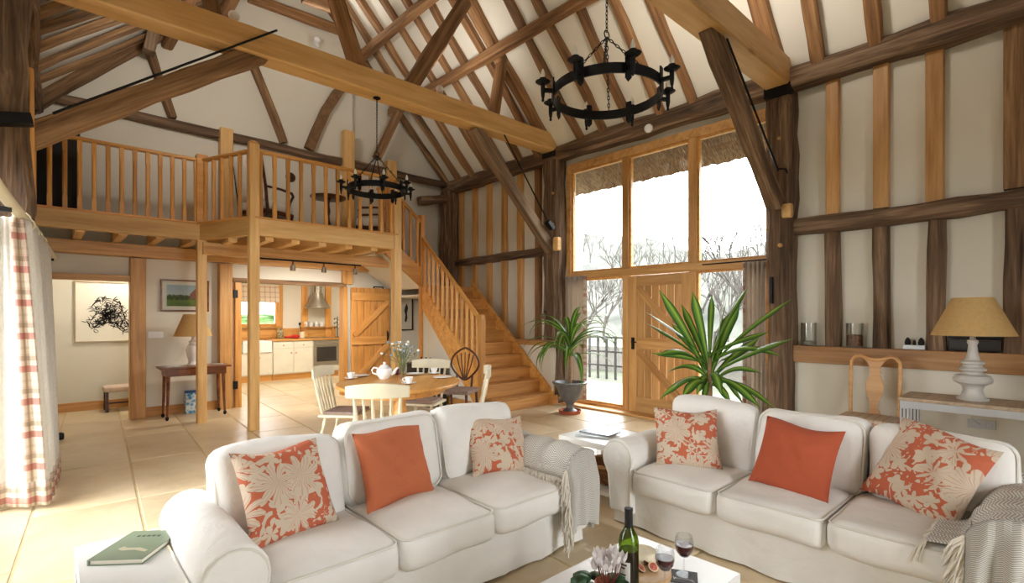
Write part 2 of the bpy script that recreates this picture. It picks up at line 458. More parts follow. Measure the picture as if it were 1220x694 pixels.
for xx in (1.75,): slab('mullion', (xx-.04, YN-.1, .4), (xx+.04, YN, 3.4), NEW, w3)

# ---- back wall: doorways below, gable above
Y0, Y1 = 8.72, 8.86
DZ = 1.93
mb = MB()
mb.box(X0, .02, Y0, Y1, 0, 2.62); mb.box(.02, .90, Y0, Y1, 1.90, 2.62); mb.box(.90, 2.16, Y0, Y1, 0, 2.62)
mb.box(2.16, 3.92, Y0, Y1, DZ, 2.62); mb.box(3.92, X1, Y0, Y1, 0, 2.62)
mb.prism([(X0, 2.6), (4.06, 2.6), (4.06, ZP+SL*(XR-4.06)+.1), (XRIDGE, ZRIDGE+.1), (XL-.1, ZP), (X0, ZP)], 8.68, Y1, 'y')
mb.prism([(4.05, 2.6), (X1, 2.6), (X1, ZP), (XR+.1, ZP), (4.05, ZP+SL*(XR-4.05)+.1)], 8.80, 8.95, 'y')
wall_back = struct('wall_back', mb, PLASTER, 'cream gable wall above and below the gallery')
GY = 8.62
def gbeam(name, p, q, w, h, mat, y=GY, **kw): return beam(name, PY(*p, y), PY(*q, y), w, h, mat, wall_back, up=(0, 1, 0) if kw.pop('vert', False) else (0, 0, 1), **kw)
beam('gable_tie_beam', (-.3, GY, 4.16), (6.2, GY, 4.10), 0.14, 0.12, OLD, wall_back, wob=0.010, seg=22)
gbeam('brace', (178, 58), (206, 141), .10, .15, OLDM, wob=.006, vert=True)
gbeam('brace', (293, 55), (338, 170), .10, .13, OLDM, wob=.006, vert=True)
cb = [PY(423, 92, GY), PY(404, 108, GY), PY(388, 132, GY), PY(376, 158, GY), PY(368, 178, GY)]
mb = MB(); vs = []
for i, p in enumerate(cb):
    t = (cb[min(i+1, 4)]-cb[max(i-1, 0)]).normalized(); s = Vector((t.z, 0, -t.x))*.075
    for sg in (-1, 1):
        for dy in (-.05, .05): vs.append(p + s*sg + Vector((0, dy, 0)))
fs = []
for i in range(4):
    a, b = i*4, i*4+4
    fs += [(a, a+1, b+1, b), (a+3, a+2, b+2, b+3), (a+2, a, b, b+2), (a+1, a+3, b+3, b+1)]
fs += [(0, 2, 3, 1), (16, 17, 19, 18)]
obj('brace', mb.add(vs, fs), plain('curved_brace_oak', S(128, 95, 62), .75, var=.2, scale=14), wall_back, smooth=False)
gbeam('collar', (296, -3), (470, 60), .12, .14, RAFT, wob=.004)
gbeam('collar', (360, -5), (478, 40), .12, .20, OLDM, y=8.3, wob=.006)
gbeam('purlin_strut', (177, 62), (188, 15), .13, .17, GREYO, y=8.3, vert=True)
# oak posts on the gallery standing at the gable
for px, top, w, m in ((270, 153, .17, TIE), (416, 156, .19, TIE), (467, 192, .19, TIE)):
    q = PY(px, top, 8.5); beam('gallery_post', (q.x, 8.55, 2.62), (q.x, 8.55, q.z), w, .15, m, wall_back)
gbeam('brace', (449, 188), (485, 112), .12, .17, OLDM, y=8.4, vert=True)
# lower posts, head beams and baseboards
def bpost(px0, px1, z1=2.2, mat=NEW, y=8.62):
    a, b = PY(px0, 400, y).x, PY(px1, 400, y).x
    return beam('post', ((a+b)/2, y+.08, 0), ((a+b)/2, y+.08, z1), b-a, .2, mat, wall_back)
bpost(155, 174); bpost(261, 277)
beam('head_beam', (-.34, 8.63, 2.30), (4.62, 8.63, 2.30), .2, .17, NEW, wall_back)
slab('lintel', (.0, 8.62, 1.88), (.88, 8.8, 1.96), NEW, wall_back)
slab('lintel', (2.12, 8.66, 1.93), (3.94, 8.82, 2.0), OLDM, wall_back)
slab('jamb', (2.14, 8.64, 0), (2.23, 8.84, 1.93), HONEY, wall_back)
slab('jamb', (3.89, 8.66, 0), (3.96, 8.86, 1.93), HONEY, wall_back)
q = PY(415, 330, 8.62); slab('post', (q.x-.09, 8.62, 1.98), (q.x+.09, 8.76, 2.22), NEW, wall_back)
bb = struct('baseboard_back', MB().box(1.02, 1.93, 8.69, 8.72, 0, .13), PINE, 'pine skirting board between the oak posts', bev=.004)
struct('baseboard_under_stair', MB().box(3.96, 4.7, 8.69, 8.72, 0, .13), PINE, 'pine skirting board beside the kitchen door', bev=.004)
struct('baseboard_right', MB().box(5.925, 5.95, 5.58, 5.75, 0, .14).box(5.925, 6.3, 5.555, 5.58, 0, .14), PINE, 'pine skirting at the foot of the stair wall', bev=.004)

# ---- hall behind the left doorway and kitchen behind the wide one
struct('wall_hall', MB().box(X0, 2.0, 9.92, 10.02, 0, 2.5).box(1.95, 2.05, 8.86, 10.0, 0, 2.5), PLASTER, 'pale hall wall seen through the left doorway')
struct('baseboard_hall', MB().box(X0, 1.95, 9.89, 9.92, 0, .13), PINE, 'pine skirting board along the hall wall', bev=.004)
KY = 12.3
kx0, kx1 = PY(283, 340, KY).x, PY(331, 340, KY).x
kz0, kz1 = 1.18, 2.1
mb = MB()
mb.box(2.0, kx0, KY, KY+.12, 0, 2.5); mb.box(kx1, X1, KY, KY+.12, 0, 2.5); mb.box(kx0, kx1, KY, KY+.12, 0, kz0); mb.box(kx0, kx1, KY, KY+.12, kz1, 2.5)
mb.box(2.0, 2.1, 10.0, KY, 0, 2.5); mb.box(6.2, 6.3, 8.86, KY, 0, 2.5)
wall_kitchen = struct('wall_kitchen', mb, PLASTER, 'cream kitchen wall seen through the wide doorway')
for px in (333, 363, 391):
    a = PY(px, 380, KY-.03).x; slab('wall_post', (a-.07, KY-.05, .9), (a+.07, KY, 2.4), HONEY, wall_kitchen)
struct('ceiling_kitchen', MB().box(X0, X1, 8.86, KY+.12, 2.45, 2.55), CEILP, 'plain white ceiling over kitchen and hall')

# ---- roof slopes with rafters
def slope(side):
    x_e = XR+.35 if side > 0 else XL-.45
    ze = ZP - SL*.35 if side > 0 else ZP - SL*.40
    up = .06
    mb = MB().prism([(x_e, ze+up), (XRIDGE, ZRIDGE+up), (XRIDGE, ZRIDGE+up+.15), (x_e, ze+up+.15)], YN-.15, 9.05, 'y')
    return mb
ceil_r = struct('ceiling', slope(1), CEILP, 'cream plastered roof slope above the window wall')
ceil_l = struct('ceiling', slope(-1), CEILP, 'cream plastered roof slope above the left wall')
def rafter(p, q, side, w=.115, h=.10, mat=RAFT, wob=.012, parent=None):
    a = ROOF(*p, side); b = ROOF(*q, side)
    d = (b-a)
    xe = XR-.02 if side > 0 else XL-.22
    a2 = a + d*((xe-a.x)/d.x); b2 = a + d*((XRIDGE-a.x)/d.x)
    n = Vector((SL, 0, 1)) if side > 0 else Vector((-SL, 0, 1))
    return beam('rafter', a2, b2, w, h, mat, parent or (ceil_r if side > 0 else ceil_l), wob=wob, up=n)
RF = [((512, 211), (455, 105)), ((533, 219), (478, 118)), ((549, 217), (497, 128)), ((566, 212), (512, 118)), ((584, 206), (535, 118)),
      ((602, 200), (549, 95)), ((622, 193), (566, 85)), ((644, 186), (585, 70)),
      ((695, 171), (604.6, 0)), ((724.5, 164), (640, 0)), ((755, 154), (685, 0)), ((791.5, 142), (731, 0)), ((829, 131), (776, 0)),
      ((976, 78), (946, 0)), ((1043, 55), (1021, 0)), ((1119, 32), (1101, 0))]
for i, (p, q) in enumerate(RF):
    if i < 8:                                              # far bay: keep these square to the wall
        a = ROOF(*p); b = Vector((XRIDGE, a.y + random.uniform(-.06, .06), ZRIDGE))
        a = Vector((XR-.02, a.y, ZP)); beam('rafter', a, b, .115, .10, OLDM if i < 3 else RAFT, ceil_r, wob=.013, up=(SL, 0, 1))
    elif i < 13: rafter(p, q, 1)
    else:
        a = ROOF(*p); b = Vector((XRIDGE, a.y - .25, ZRIDGE)); a = Vector((XR-.02, a.y, ZP))
        beam('rafter', a, b, .125, .10, RAFT, ceil_r, wob=.010, up=(SL, 0, 1))
for y in (2.62, .35, -.1, -.6, -1.1, -1.6, -2.1, -2.6, -3.1):
    beam('rafter', (XR-.02, y, ZP), (XRIDGE, y, ZRIDGE), .12, .10, RAFT, ceil_r, wob=.010, up=(SL, 0, 1))
for p, q in (((36, 20), (100, -2)), ((36, 39), (138, 6.5)), ((37, 60), (160, 15)), ((43, 79), (179, 25)), ((52, 93), (203, 33))):
    rafter(p, q, -1, w=.145, h=.05 if p[0] < 60 else .12, mat=OLDM, wob=.008)
for y in (5.1, 4.6, 4.1, 3.6, 3.1, 2.6, 1.8, 1.3, .8, .3, -.2, -.7, -1.2, -1.7, -2.2, -2.7, -3.2):
    beam('rafter', (XL+.02, y, ZP), (XRIDGE, y, ZRIDGE), .12, .10, RAFT, ceil_l, wob=.010, up=(-SL, 0, 1))
beam('rafter', (XL-.2, 8.56, ZP-.21), (XRIDGE, 8.56, ZRIDGE), .15, .16, OLDM, ceil_l, wob=.012, up=(-SL, 0, 1))
# purlins: under the rafters
pl = ROOF(590, 60); ph = ROOF(470, 35)
def purlin(x, z, side, w=.14):
    beam('purlin', (x, YN, z), (x, 8.66, z), w, w, RAFT, ceil_r if side > 0 else ceil_l, wob=.008, seg=30)
nz_ = .11
purlin(pl.x-.1, pl.z-.1, 1); purlin(ph.x-.1, ph.z-.1, 1)
purlin(2*XRIDGE-pl.x+.1, pl.z-.1, -1); purlin(2*XRIDGE-ph.x+.1, ph.z-.1, -1)
beam('ridge_beam', (XRIDGE, YN, ZRIDGE-.1), (XRIDGE, 8.66, ZRIDGE-.1), .1, .2, OLDM, ceil_r)

# ================================================================== ROOF TRUSSES
def truss(y, label, tie_z0, tie_z1, tie_mat, brace_r, brace_l, name='roof_truss'):
    t = thing(name, label, 'roof truss', (XRIDGE, y, 0))
    zc = (tie_z0+tie_z1)/2
    beam('tie_beam', (-.25, y, zc), (6.34, y, zc), .26, tie_z1-tie_z0, tie_mat, t, ch=.015)
    beam('post', (6.2, y, 0), (6.2, y, tie_z0), .26, .34 if y > 4 else .27, OLD, t, wob=.012, seg=16)
    px_ = -.26 if y > 4 else -.42
    beam('post', (px_, y, 0), (px_, y, 4.1), .34 if y > 4 else .14, .36, OLD, t, wob=.012, seg=16)
    for a, b, m in (brace_r + brace_l): beam('brace', a, b, .14, .18, m, t, wob=.003, up=(0, 0, 1), ch=.012)
    # principal rafters
    n = .10
    for sd in (1, -1):
        xe = XR if sd > 0 else XL
        beam('principal_rafter', (xe, y, ZP+.02), (XRIDGE, y, ZRIDGE-.06), .17, .17, RAFT, t, wob=.008, up=(sd*SL, 0, 1))
    return t
def rod(t, a, b): obj('tie_rod', MB().tube([Vector(a), Vector(b)], .011, 6), IRON, t, wm(t).inverted())
Y1T, Y2T = 5.72, 2.19
t1 = truss(Y1T, 'oak truss with pale new tie beam across the hall before the gallery', 4.09, 4.36, TIE,
      [((6.1, Y1T, 2.50), (4.5, Y1T, 4.1), GREYO)], [((-.35, Y1T, 2.68), (1.78, Y1T, 4.26), OLDM)])
beam('strut', (2.76, Y1T, 4.33), (2.36, Y1T, 5.35), .14, .17, RAFT, t1, wob=.004)
beam('strut', (2.36, Y1T, 5.35), (1.9, Y1T, 6.05), .14, .17, RAFT, t1, wob=.004)
beam('strut', (3.44, Y1T, 4.34), (4.42, Y1T, 5.95), .14, .19, RAFT, t1, wob=.004)
a = PY(588, 137, Y1T); b = PY(601, 55, Y1T); beam('strut', (a.x, Y1T, 4.36), b, .13, .15, RAFT, t1, wob=.004)
beam('strut', (2*XRIDGE-a.x, Y1T, 4.36), (2*XRIDGE-b.x, Y1T, b.z), .13, .15, RAFT, t1, wob=.004)
rod(t1, PY(598, 155, Y1T-.1), PY(652, 262, Y1T-.1)); rod(t1, PY(63, 135, Y1T-.15), PY(330, 36, Y1T-.15))
q = PY(655, 268, Y1T-.15); obj('iron_shoe', MB().rbox((0, 0, 0), (.16, .10, .07), .01, 2), IRON, t1, T(q.x, q.y, q.z) @ RY(R_(40)), world=True)
obj('iron_strap', MB().box(-.09, .09, -.15, .15, -.05, .05), IRON, t1, T(6.14, Y1T, 4.05), world=True, bev=.006)
q = PY(660, 290, Y1T-.16); obj('oak_wedge', MB().rbox((0, 0, 0), (.1, .12, .22), .03, 4), TIE, t1, T(6.07, Y1T-.17, q.z), world=True)
for z in (2.9, 3.4): obj('peg', MB().tube([(6.06, Y1T-.1, z), (6.03, Y1T-.1, z)], .02, 8), NEW, t1, wm(t1).inverted())
q = PY(10, 142, Y1T-.25); obj('iron_shoe', MB().rbox((0, 0, 0), (.28, .12, .09), .01, 2), IRON, t1, T(q.x, q.y, q.z) @ RY(R_(-12)), world=True)
beam('post_facing', (-.12, Y1T+.05, 2.2), (-.12, Y1T+.05, 3.4), .1, .3, HONEY, t1, wob=.006)
t2 = truss(Y2T, 'oak truss with pale tie beam and dark brace right of the window', 3.97, 4.27, TIE,
      [((6.0, Y2T, 2.65), (4.4, Y2T, 4.02), OLD)], [((.1, Y2T, 2.65), (1.65, Y2T, 4.02), OLD)])
for sx in (1, -1):
    beam('strut', (XRIDGE+sx*.35, Y2T, 4.27), (XRIDGE+sx*1.35, Y2T, 5.8), .14, .18, RAFT, t2, wob=.004)
rod(t2, PY(866, 46, Y2T-.11), PY(927, 203, Y2T-.11))
obj('iron_strap', MB().box(-.06, .06, -.14, .14, -.06, .06), IRON, t2, T(6.08, Y2T, 3.93), world=True, bev=.006)
for px, py, r in ((929, 165, .018), (930, 292, .022)):
    q = PY(px, py, Y2T-.12); q = PX(px, py, 6.06); obj('peg', MB().tube([(6.08, q.y, q.z), (6.03, q.y, q.z)], r, 10), NEW, t2, wm(t2).inverted())
q = PX(938, 251, 6.05); obj('oak_wedge', MB().rbox((0, 0, 0), (.08, .11, .16), .025, 4), TIE, t2, T(6.05, q.y, q.z), world=True)
obj('wall_tie', MB().tube([PX(926, 201, 6.04), PX(936, 201, 6.04), PX(945, 222, 6.2)], .012, 6), IRON, t2, wm(t2).inverted())
obj('old_latch', MB().box(6.03, 6.07, 2.24, 2.27, 1.55, 1.85), IRON, t2, wm(t2).inverted())

# corner post in the far right corner
beam('corner_post', (6.1, 8.56, 0), (6.1, 8.56, 3.95), .36, .26, OLD, wall_back, wob=.012, seg=14)
beam('corner_bracket', (5.35, 8.5, 3.66), (6.0, 8.5, 3.78), .16, .17, OLD, wall_back, wob=.012, seg=4)

# ================================================================== WINDOWS AND DOORS
def big_window(name, label, xf, sgn, with_door, H=3.86):
    yA, yB = (2.30 if with_door else 2.62), 5.50      # near and far edge
    m1, m2 = 4.36, 3.31
    x0, x1 = xf, xf + sgn*.12
    w = tag(obj(name, MB().box(min(x0, x1), max(x0, x1), yB-.09, yB, 0, H).box(min(x0, x1), max(x0, x1), yA, yA+.07, 0, H)
            .box(min(x0, x1), max(x0, x1), yA+.07, yB-.09, H-.12, H), NEW, bev=.006), label, kind='structure')
    def pc(nm, y0, y1, z0, z1, d=.0): slab(nm, (xf+sgn*d, y0, z0), (xf+sgn*(.12-d), y1, z1), NEW, w)
    pc('mullion', m1-.05, m1+.05, 2.10, H-.12)
    pc('mullion', m2-.05, m2+.05, 2.10, H-.12)
    pc('transom', yA+.07, yB-.09, 2.0, 2.10)
    pc('door_jamb', m1-.05, m1+.04, 0, 2.0)
    pc('door_jamb', m2-.04, m2+.05, 0, 2.0)
    pc('sill', m1+.04, yB-.09, 0, .07)
    pc('sill', yA+.07, m2-.04, 0, .07)
    xa = xf + sgn*.06
    for (y0, y1, z0, z1) in ((m1+.05, yB-.09, 2.10, H-.12), (m2+.05, m1-.05, 2.10, H-.12), (yA+.07, m2-.05, 2.10, H-.12), (m1+.04, yB-.09, .07, 2.0), (yA+.07, m2-.04, .07, 2.0)):
        if y1-y0 < .3: continue
        mb = MB()
        for q in ((y0, y0+.03, z0, z1), (y1-.03, y1, z0, z1), (y0+.03, y1-.03, z0, z0+.03), (y0+.03, y1-.03, z1-.03, z1)):
            mb.box(xa-.03, xa+.03, *q)
        bd = obj('bead', mb, HONEY, w, bev=.003)
        obj('pane', MB().box(xa-.004, xa+.004, y0+.02, y1-.02, z0+.02, z1-.02), GLASS, bd)
    if not with_door:
        mb = MB().box(xa-.03, xa+.03, m2, m2+.1, .03, 2.0).box(xa-.03, xa+.03, m1-.1, m1, .03, 2.0).box(xa-.03, xa+.03, m2+.1, m1-.1, .03, .2).box(xa-.03, xa+.03, m2+.1, m1-.1, 1.9, 2.0)
        g = obj('glazed_door', mb, NEW, w, bev=.004); obj('pane', MB().box(xa-.004, xa+.004, m2+.1, m1-.1, .2, 1.9), GLASS, g)
    return w
window_1 = big_window('window_1', 'tall oak-framed window of six lights around the front door', 6.24, 1, True)
window_2 = big_window('window_2', 'wide glazed opening in the left wall', -.36, -1, False, 2.74)
slab('threshold', (6.05, 2.35, 0), (6.3, 5.45, .03), NEW, window_1)
slab('curtain_track', (6.19, 2.3, 2.06), (6.21, 3.15, 2.075), IRON, window_1)
# front door: stiles, rails, planks, diagonal braces
dy0, dy1 = 3.345, 4.305
door_1 = tag(thing('door_1', 'pale oak boarded front door with diagonal braces', 'door', (6.27, (dy0+dy1)/2, .03)), kind='structure')
xd = 6.25
for y0, y1 in ((dy0, dy0+.13), (dy1-.13, dy1)): slab('stile', (xd, y0, .035), (xd+.05, y1, 1.985), DOORW, door_1)
for z0, z1 in ((.035, .25), (.94, 1.10), (1.84, 1.985)): slab('rail', (xd, dy0+.13, z0), (xd+.05, dy1-.13, z1), DOORW, door_1)
n = 6; wid = (dy1-dy0-.26)/n
for i in range(n):
    slab('plank', (xd+.025, dy0+.13+i*wid+.003, .25), (xd+.045, dy0+.13+(i+1)*wid-.003, 1.84), DOORW, door_1)
for z0, z1 in ((.25, .94), (1.10, 1.84)):
    beam('brace', (xd+.012, dy0+.15, z0+.03), (xd+.012, dy1-.15, z1-.03), .02, .10, DOORW, door_1)
lp = obj('lock_plate', MB().box(xd-.012, xd, dy1-.10, dy1-.05, .93, 1.10), IRON, door_1, wm(door_1).inverted(), bev=.003)
obj('lever', MB().tube([(xd-.012, dy1-.075, 1.04), (xd-.05, dy1-.075, 1.04), (xd-.055, dy1-.16, 1.035)], .009, 8), IRON, lp)

def plank_door(name, label, hinge, ang, w, h, mat, n=6, flip=1):
    """boarded ledged door; hinge line at origin, leaf along +x, ledges and braces on -y face"""
    d = tag(thing(name, label, 'door', M=T(*hinge) @ RZ(ang)), kind='structure')
    pw = w/n
    for i in range(n): slab2('plank', i*pw+.002, (i+1)*pw-.002, -.012, .018, .02, h, mat, d)
    for z in (.12, h*.5, h-.16): lb = slab2('ledge', 0.015, w-.015, -.04, -.012, z-.07, z+.07, mat, d)
    for z0, z1 in ((.19, h*.5-.07), (h*.5+.07, h-.23)):
        L = Vector((w-.10, 0, z1-z0)).length
        obj('brace', beam_mb(L, .026, .10), mat, d, frame_M((.05, -.025, z0+.02) if flip > 0 else (w-.05, -.025, z0+.02), (w-.05, -.025, z1-.02) if flip > 0 else (.05, -.025, z1-.02)))
    return d
def slab2(name, x0, x1, y0, y1, z0, z1, mat, parent, bev=.003):
    """sawn piece in the parent's own axes"""
    d = (x1-x0, y1-y0, z1-z0); ax = d.index(max(d)); c = ((x0+x1)/2, (y0+y1)/2, (z0+z1)/2)
    a = list(c); b = list(c); a[ax] -= d[ax]/2; b[ax] += d[ax]/2
    if ax == 0: w, h, up = d[1], d[2], (0, 0, 1)
    elif ax == 1: w, h, up = d[0], d[2], (0, 0, 1)
    else: w, h, up = d[0], d[1], (0, 1, 0)
    return obj(name, beam_mb(d[ax], w, h, ch=min(bev, w*.3, h*.3)), mat, parent, frame_M(a, b, up))
door_3 = plank_door('door_3', 'orange boarded kitchen door standing open against the wall', (3.98, 8.58, .02), R_(-4), .74, 1.90, PINE, 6)
hp = obj('handle_plate', MB().box(.665, .685, -.055, -.04, .93, 1.12), IRON, door_3, bev=.003)
obj('pull', MB().tube([(.675, -.055, .95), (.675, -.09, .98), (.675, -.09, 1.07), (.675, -.055, 1.10)], .008, 8), IRON, hp)
door_2 = plank_door('door_2', 'oak boarded hall door folded back towards the curtain', (.03, 8.60, .02), R_(-97), .80, 1.87, PINE, 6)
obj('pull', MB().tube([(.73, -.04, .95), (.73, -.08, .98), (.73, -.08, 1.07), (.73, -.04, 1.10)], .008, 8), IRON, door_2)
for z in (.35, 1.75):
    q = obj('hinge', MB().box(2.11, 2.17, 8.61, 8.64, z-.06, z+.06), IRON, wall_back)

# ================================================================== OUTSIDE
GRASS = plain('meadow_grass', S(58, 62, 44), 0.95, var=0.25, scale=1.5, bump=.4, bscale=30)
PAVE = plain('patio_paving', S(100, 98, 92), 0.9, var=0.12, scale=3)
struct('ground', MB().box(6.5, 60, -40, 60, -.4, -.16), GRASS, 'grass outside the front door')
struct('ground_garden', MB().box(-40, -.5, -40, 60, -.4, -.16), GRASS, 'grass outside the left wall')
struct('ground_behind', MB().box(-.5, 6.5, -40, YN-.15, -.4, -.16).box(-.5, 6.5, KY+.12, 60, -.4, -.16), GRASS, 'grass behind the barn')
struct('terrace', MB().box(6.5, 9.2, -2, 12, -.16, -.05), PAVE, 'pale paving outside the front door')
def thatch_mat():
    t = NT('thatch'); co = t.coord(scale=(6, 40, 6)); n1 = t.n('ShaderNodeTexNoise', i_Vector=co, i_Scale=2.0, i_Detail=6.0)
    t.set(t.b.inputs['Base Color'], t.ramp(n1.outputs[0], [(0.3, S(60, 46, 30)), (0.55, S(116, 92, 62)), (0.75, S(150, 122, 86))]))
    t.b.inputs['Roughness'].default_value = .95; t.bump(n1.outputs[0], .8, .05); return t.m
THATCH = thatch_mat()
rr = random.Random(11)
mb = MB()
def th_fn(u, v):
    y = 1.2 + 5.6*u
    prof = [(6.55, 4.6), (7.25, 3.95), (7.32, 3.72), (7.1, 3.6), (6.55, 3.98)]
    k = min(int(v*4), 3); s = v*4-k
    x = prof[k][0]+(prof[k+1][0]-prof[k][0])*s; z = prof[k][1]+(prof[k+1][1]-prof[k][1])*s
    return (x + rr.uniform(-.015, .015), y, z + rr.uniform(-.018, .018))
struct('thatch_eave', mb.grid(th_fn, 120, 16), THATCH, 'ragged thatched eave hanging over the tall window', thick=.02)
# bare trees in the mist beyond the meadow
BARK = plain('bare_bark', S(64, 59, 54), 0.95, var=0.2, scale=4)
HILLM = plain('far_hill', S(66, 68, 60), 0.95, var=0.35, scale=.5, bump=.6, bscale=2.0)
def hill_fn(u, v):
    y = -60 + 170*u; x = 36 + 44*v
    z = -1 + 17.0*v**.75*(1+.22*math.sin(u*14-3.2)) + .8*math.sin(u*41)*v
    return (x, y, z)
struct('hill', MB().grid(hill_fn, 60, 12), HILLM, 'misty hillside far beyond the garden')
def tree_mb(seed, H=6.0, spread=.5, depth=6):
    r = random.Random(seed); m = MB()
    def br(p, d, L, rad, k):
        q = p + d*L
        mid = (p+q)/2 + Vector((r.uniform(-1, 1), r.uniform(-1, 1), 0))*L*.06
        m.tube([p, mid, q], [rad, rad*.85, rad*.68], 4 if k < 4 else 5)
        if k == 0: return
        for i in range(3 if k > 1 else 2):
            nd = (d + Vector((r.uniform(-1, 1), r.uniform(-1, 1), r.uniform(-.15, .55)))*spread*1.35).normalized()
            br(p + (q-p)*r.uniform(.6, 1.0), nd, L*r.uniform(.62, .85), rad*.6, k-1)
    br(Vector((0, 0, -.3)), Vector((0, 0, 1)), H*.28, H*.014, depth)
    return m
tms = [mesh('bare_tree', tree_mb(s, 6, .55, 5), BARK, smooth=False) for s in (1, 2, 3)]
TL = ['bare tree left of the front door beyond the terrace', 'spreading bare tree above the front door in the middle light', 'tall bare tree in the right-hand upper light', 'thin bare tree behind the right curtain']
spots = [(694, 17, .9, 0, 'thin bare tree nearest the left edge of the tall window'), (722, 25, 1.2, 1, 'bare tree in the left light close to its right mullion'), (760, 33, 1.3, 2, 'bare tree at the left of the middle light'), (797, 29, 1.5, 0, 'wide bare tree in the middle of the middle light'),
         (836, 40, 1.7, 1, 'far bare tree just right of the right mullion'), (866, 31, 1.3, 2, 'bare tree in the middle of the right light'), (893, 22, 1.5, 1, 'tall bare tree at the right edge of the tall window'), (852, 17, .8, 0, 'small near bare tree low in the right light behind the big plant')]
for i, (px, X, s, k, lab_) in enumerate(spots):
    q = PX(px, 380, X)
    o = obj('bare_tree', tms[k], BARK, None, T(X, q.y, -.2) @ RZ(i*1.7) @ Matrix.Scale(s, 4))
    tag(o, lab_, 'tree', 'bare trees in the mist')
rw = random.Random(31); mbw = MB()
for i in range(46):                                        # bare wood on the hillside, a tangle nobody could count
    u = rw.uniform(.41, .68); v = rw.uniform(.0, .9); x, y, z = hill_fn(u, v)
    src = tree_mb(100+i, rw.uniform(5, 8.5), .5, 4); rot = RZ(rw.uniform(0, 6))
    mbw.add([tuple(rot @ Vector(p) + Vector((x, y, z))) for p in src.v], src.f)
wd = tag(obj('woodland', mbw, BARK, smooth=False), 'bare misty woodland covering the hillside beyond the garden', 'woodland', kind='stuff')
# low post-and-rail fence and a bench-like wall outside, seen through the left pane
f = thing('garden_fence', 'dark railing outside the left pane by the urn', 'fence', (9.6, 6.8, -.05))
for i in range(14): obj('rail_post', MB().box(-.02, .02, -1.6+i*.25, -1.56+i*.25, 0, 1.0), BLACK, f)
for z in (.3, .62, .95): obj('rail', MB().box(-.025, .025, -1.62, 1.7, z, z+.04), BLACK, f)
tag(obj('garden_wall', MB().box(12, 12.3, 4, 14, -.2, .55), PAVE, bev=.02), 'low pale stone wall across the garden beyond the railing', 'wall')
# kitchen window view: hedge and lawn
HEDGE = plain('hedge_green', S(70, 104, 48), 0.9, var=.4, scale=5)
rh = random.Random(5)
mb = MB().rbox((0, 0, .8), (7, 1.2, 1.7), .35, 18, fn=lambda w: [w[0]+rh.uniform(-.06, .06), w[1]+rh.uniform(-.08, .08), w[2]+rh.uniform(-.06, .06)])
tag(obj('hedge', mb, HEDGE, None, T(6.6, 19, -.2), smooth=False), 'clipped green hedge outside the kitchen window', 'hedge')

# ================================================================== GALLERY
P2 = PY(302, 178, 6.81); P3 = PY(472, 212, 6.81)
A1 = (1.51, 7.73); A2 = (P2.x, 6.81); A3 = (P3.x, 6.81); A4 = (3.95, 7.52)
GZ = 2.60
gal = thing('gallery', 'honey oak gallery with slatted balustrade and posts above the kitchen', 'gallery', (2.0, 8.0, 0))
gi = wm(gal).inverted()
# deck boards are hidden from below; the deck is one plastered floor
obj('deck', MB().prism([(-.35, A1[1]+.04), (A1[0], A1[1]+.04), (A2[0], A2[1]+.06), (A3[0]-.02, A3[1]+.06), (A4[0], A4[1]), (4.2, 7.55), (4.2, 8.66), (-.35, 8.66)], 2.545, GZ, 'z'), TIE, gal, gi, smooth=False)
obj('soffit', MB().prism([(-.35, A1[1]+.1), (A1[0]+.05, A1[1]+.1), (A2[0]+.03, A2[1]+.14), (A3[0]-.05, A3[1]+.14), (A4[0]-.05, A4[1]+.05), (A4[0]-.05, 8.6), (-.35, 8.6)], 2.52, 2.543, 'z'), PLASTER, gal, gi, smooth=False)
def edge(a, b, z0=2.41, z1=GZ+.02):
    beam('edge_beam', (a[0], a[1], (z0+z1)/2), (b[0], b[1], (z0+z1)/2), .09, z1-z0, TIE, gal)
    d = Vector((b[0]-a[0], b[1]-a[1], 0)).normalized()*.0
    beam('floor_nosing', (a[0], a[1], z1+.008), (b[0], b[1], z1+.008), .13, .022, HONEY, gal)
edge((-.3, A1[1]), A1); edge(A1, A2); edge(A2, A3); edge(A3, A4)
# joists under the deck
for px in (95, 146, 190, 232):
    q = PY(px, 280, A1[1]+.1); slab('joist', (q.x-.045, A1[1]+.05, 2.39), (q.x+.045, 8.58, 2.52), TIE, gal)
for px in (285, 318, 349, 381, 412, 442):
    q = PY(px, 285, A3[1]+.15); yj = max(A3[1]+.05, A1[1]+(q.x-A1[0])/(A2[0]-A1[0])*(A2[1]-A1[1])+.14); slab('joist', (q.x-.05, yj, 2.36), (q.x+.05, 8.58, 2.52), TIE, gal)
# second beam behind the front edge, carried by the small post
beam('cross_beam', (A1[0], 7.68, 2.3), (4.2, 7.68, 2.3), .14, .16, NEW, gal)
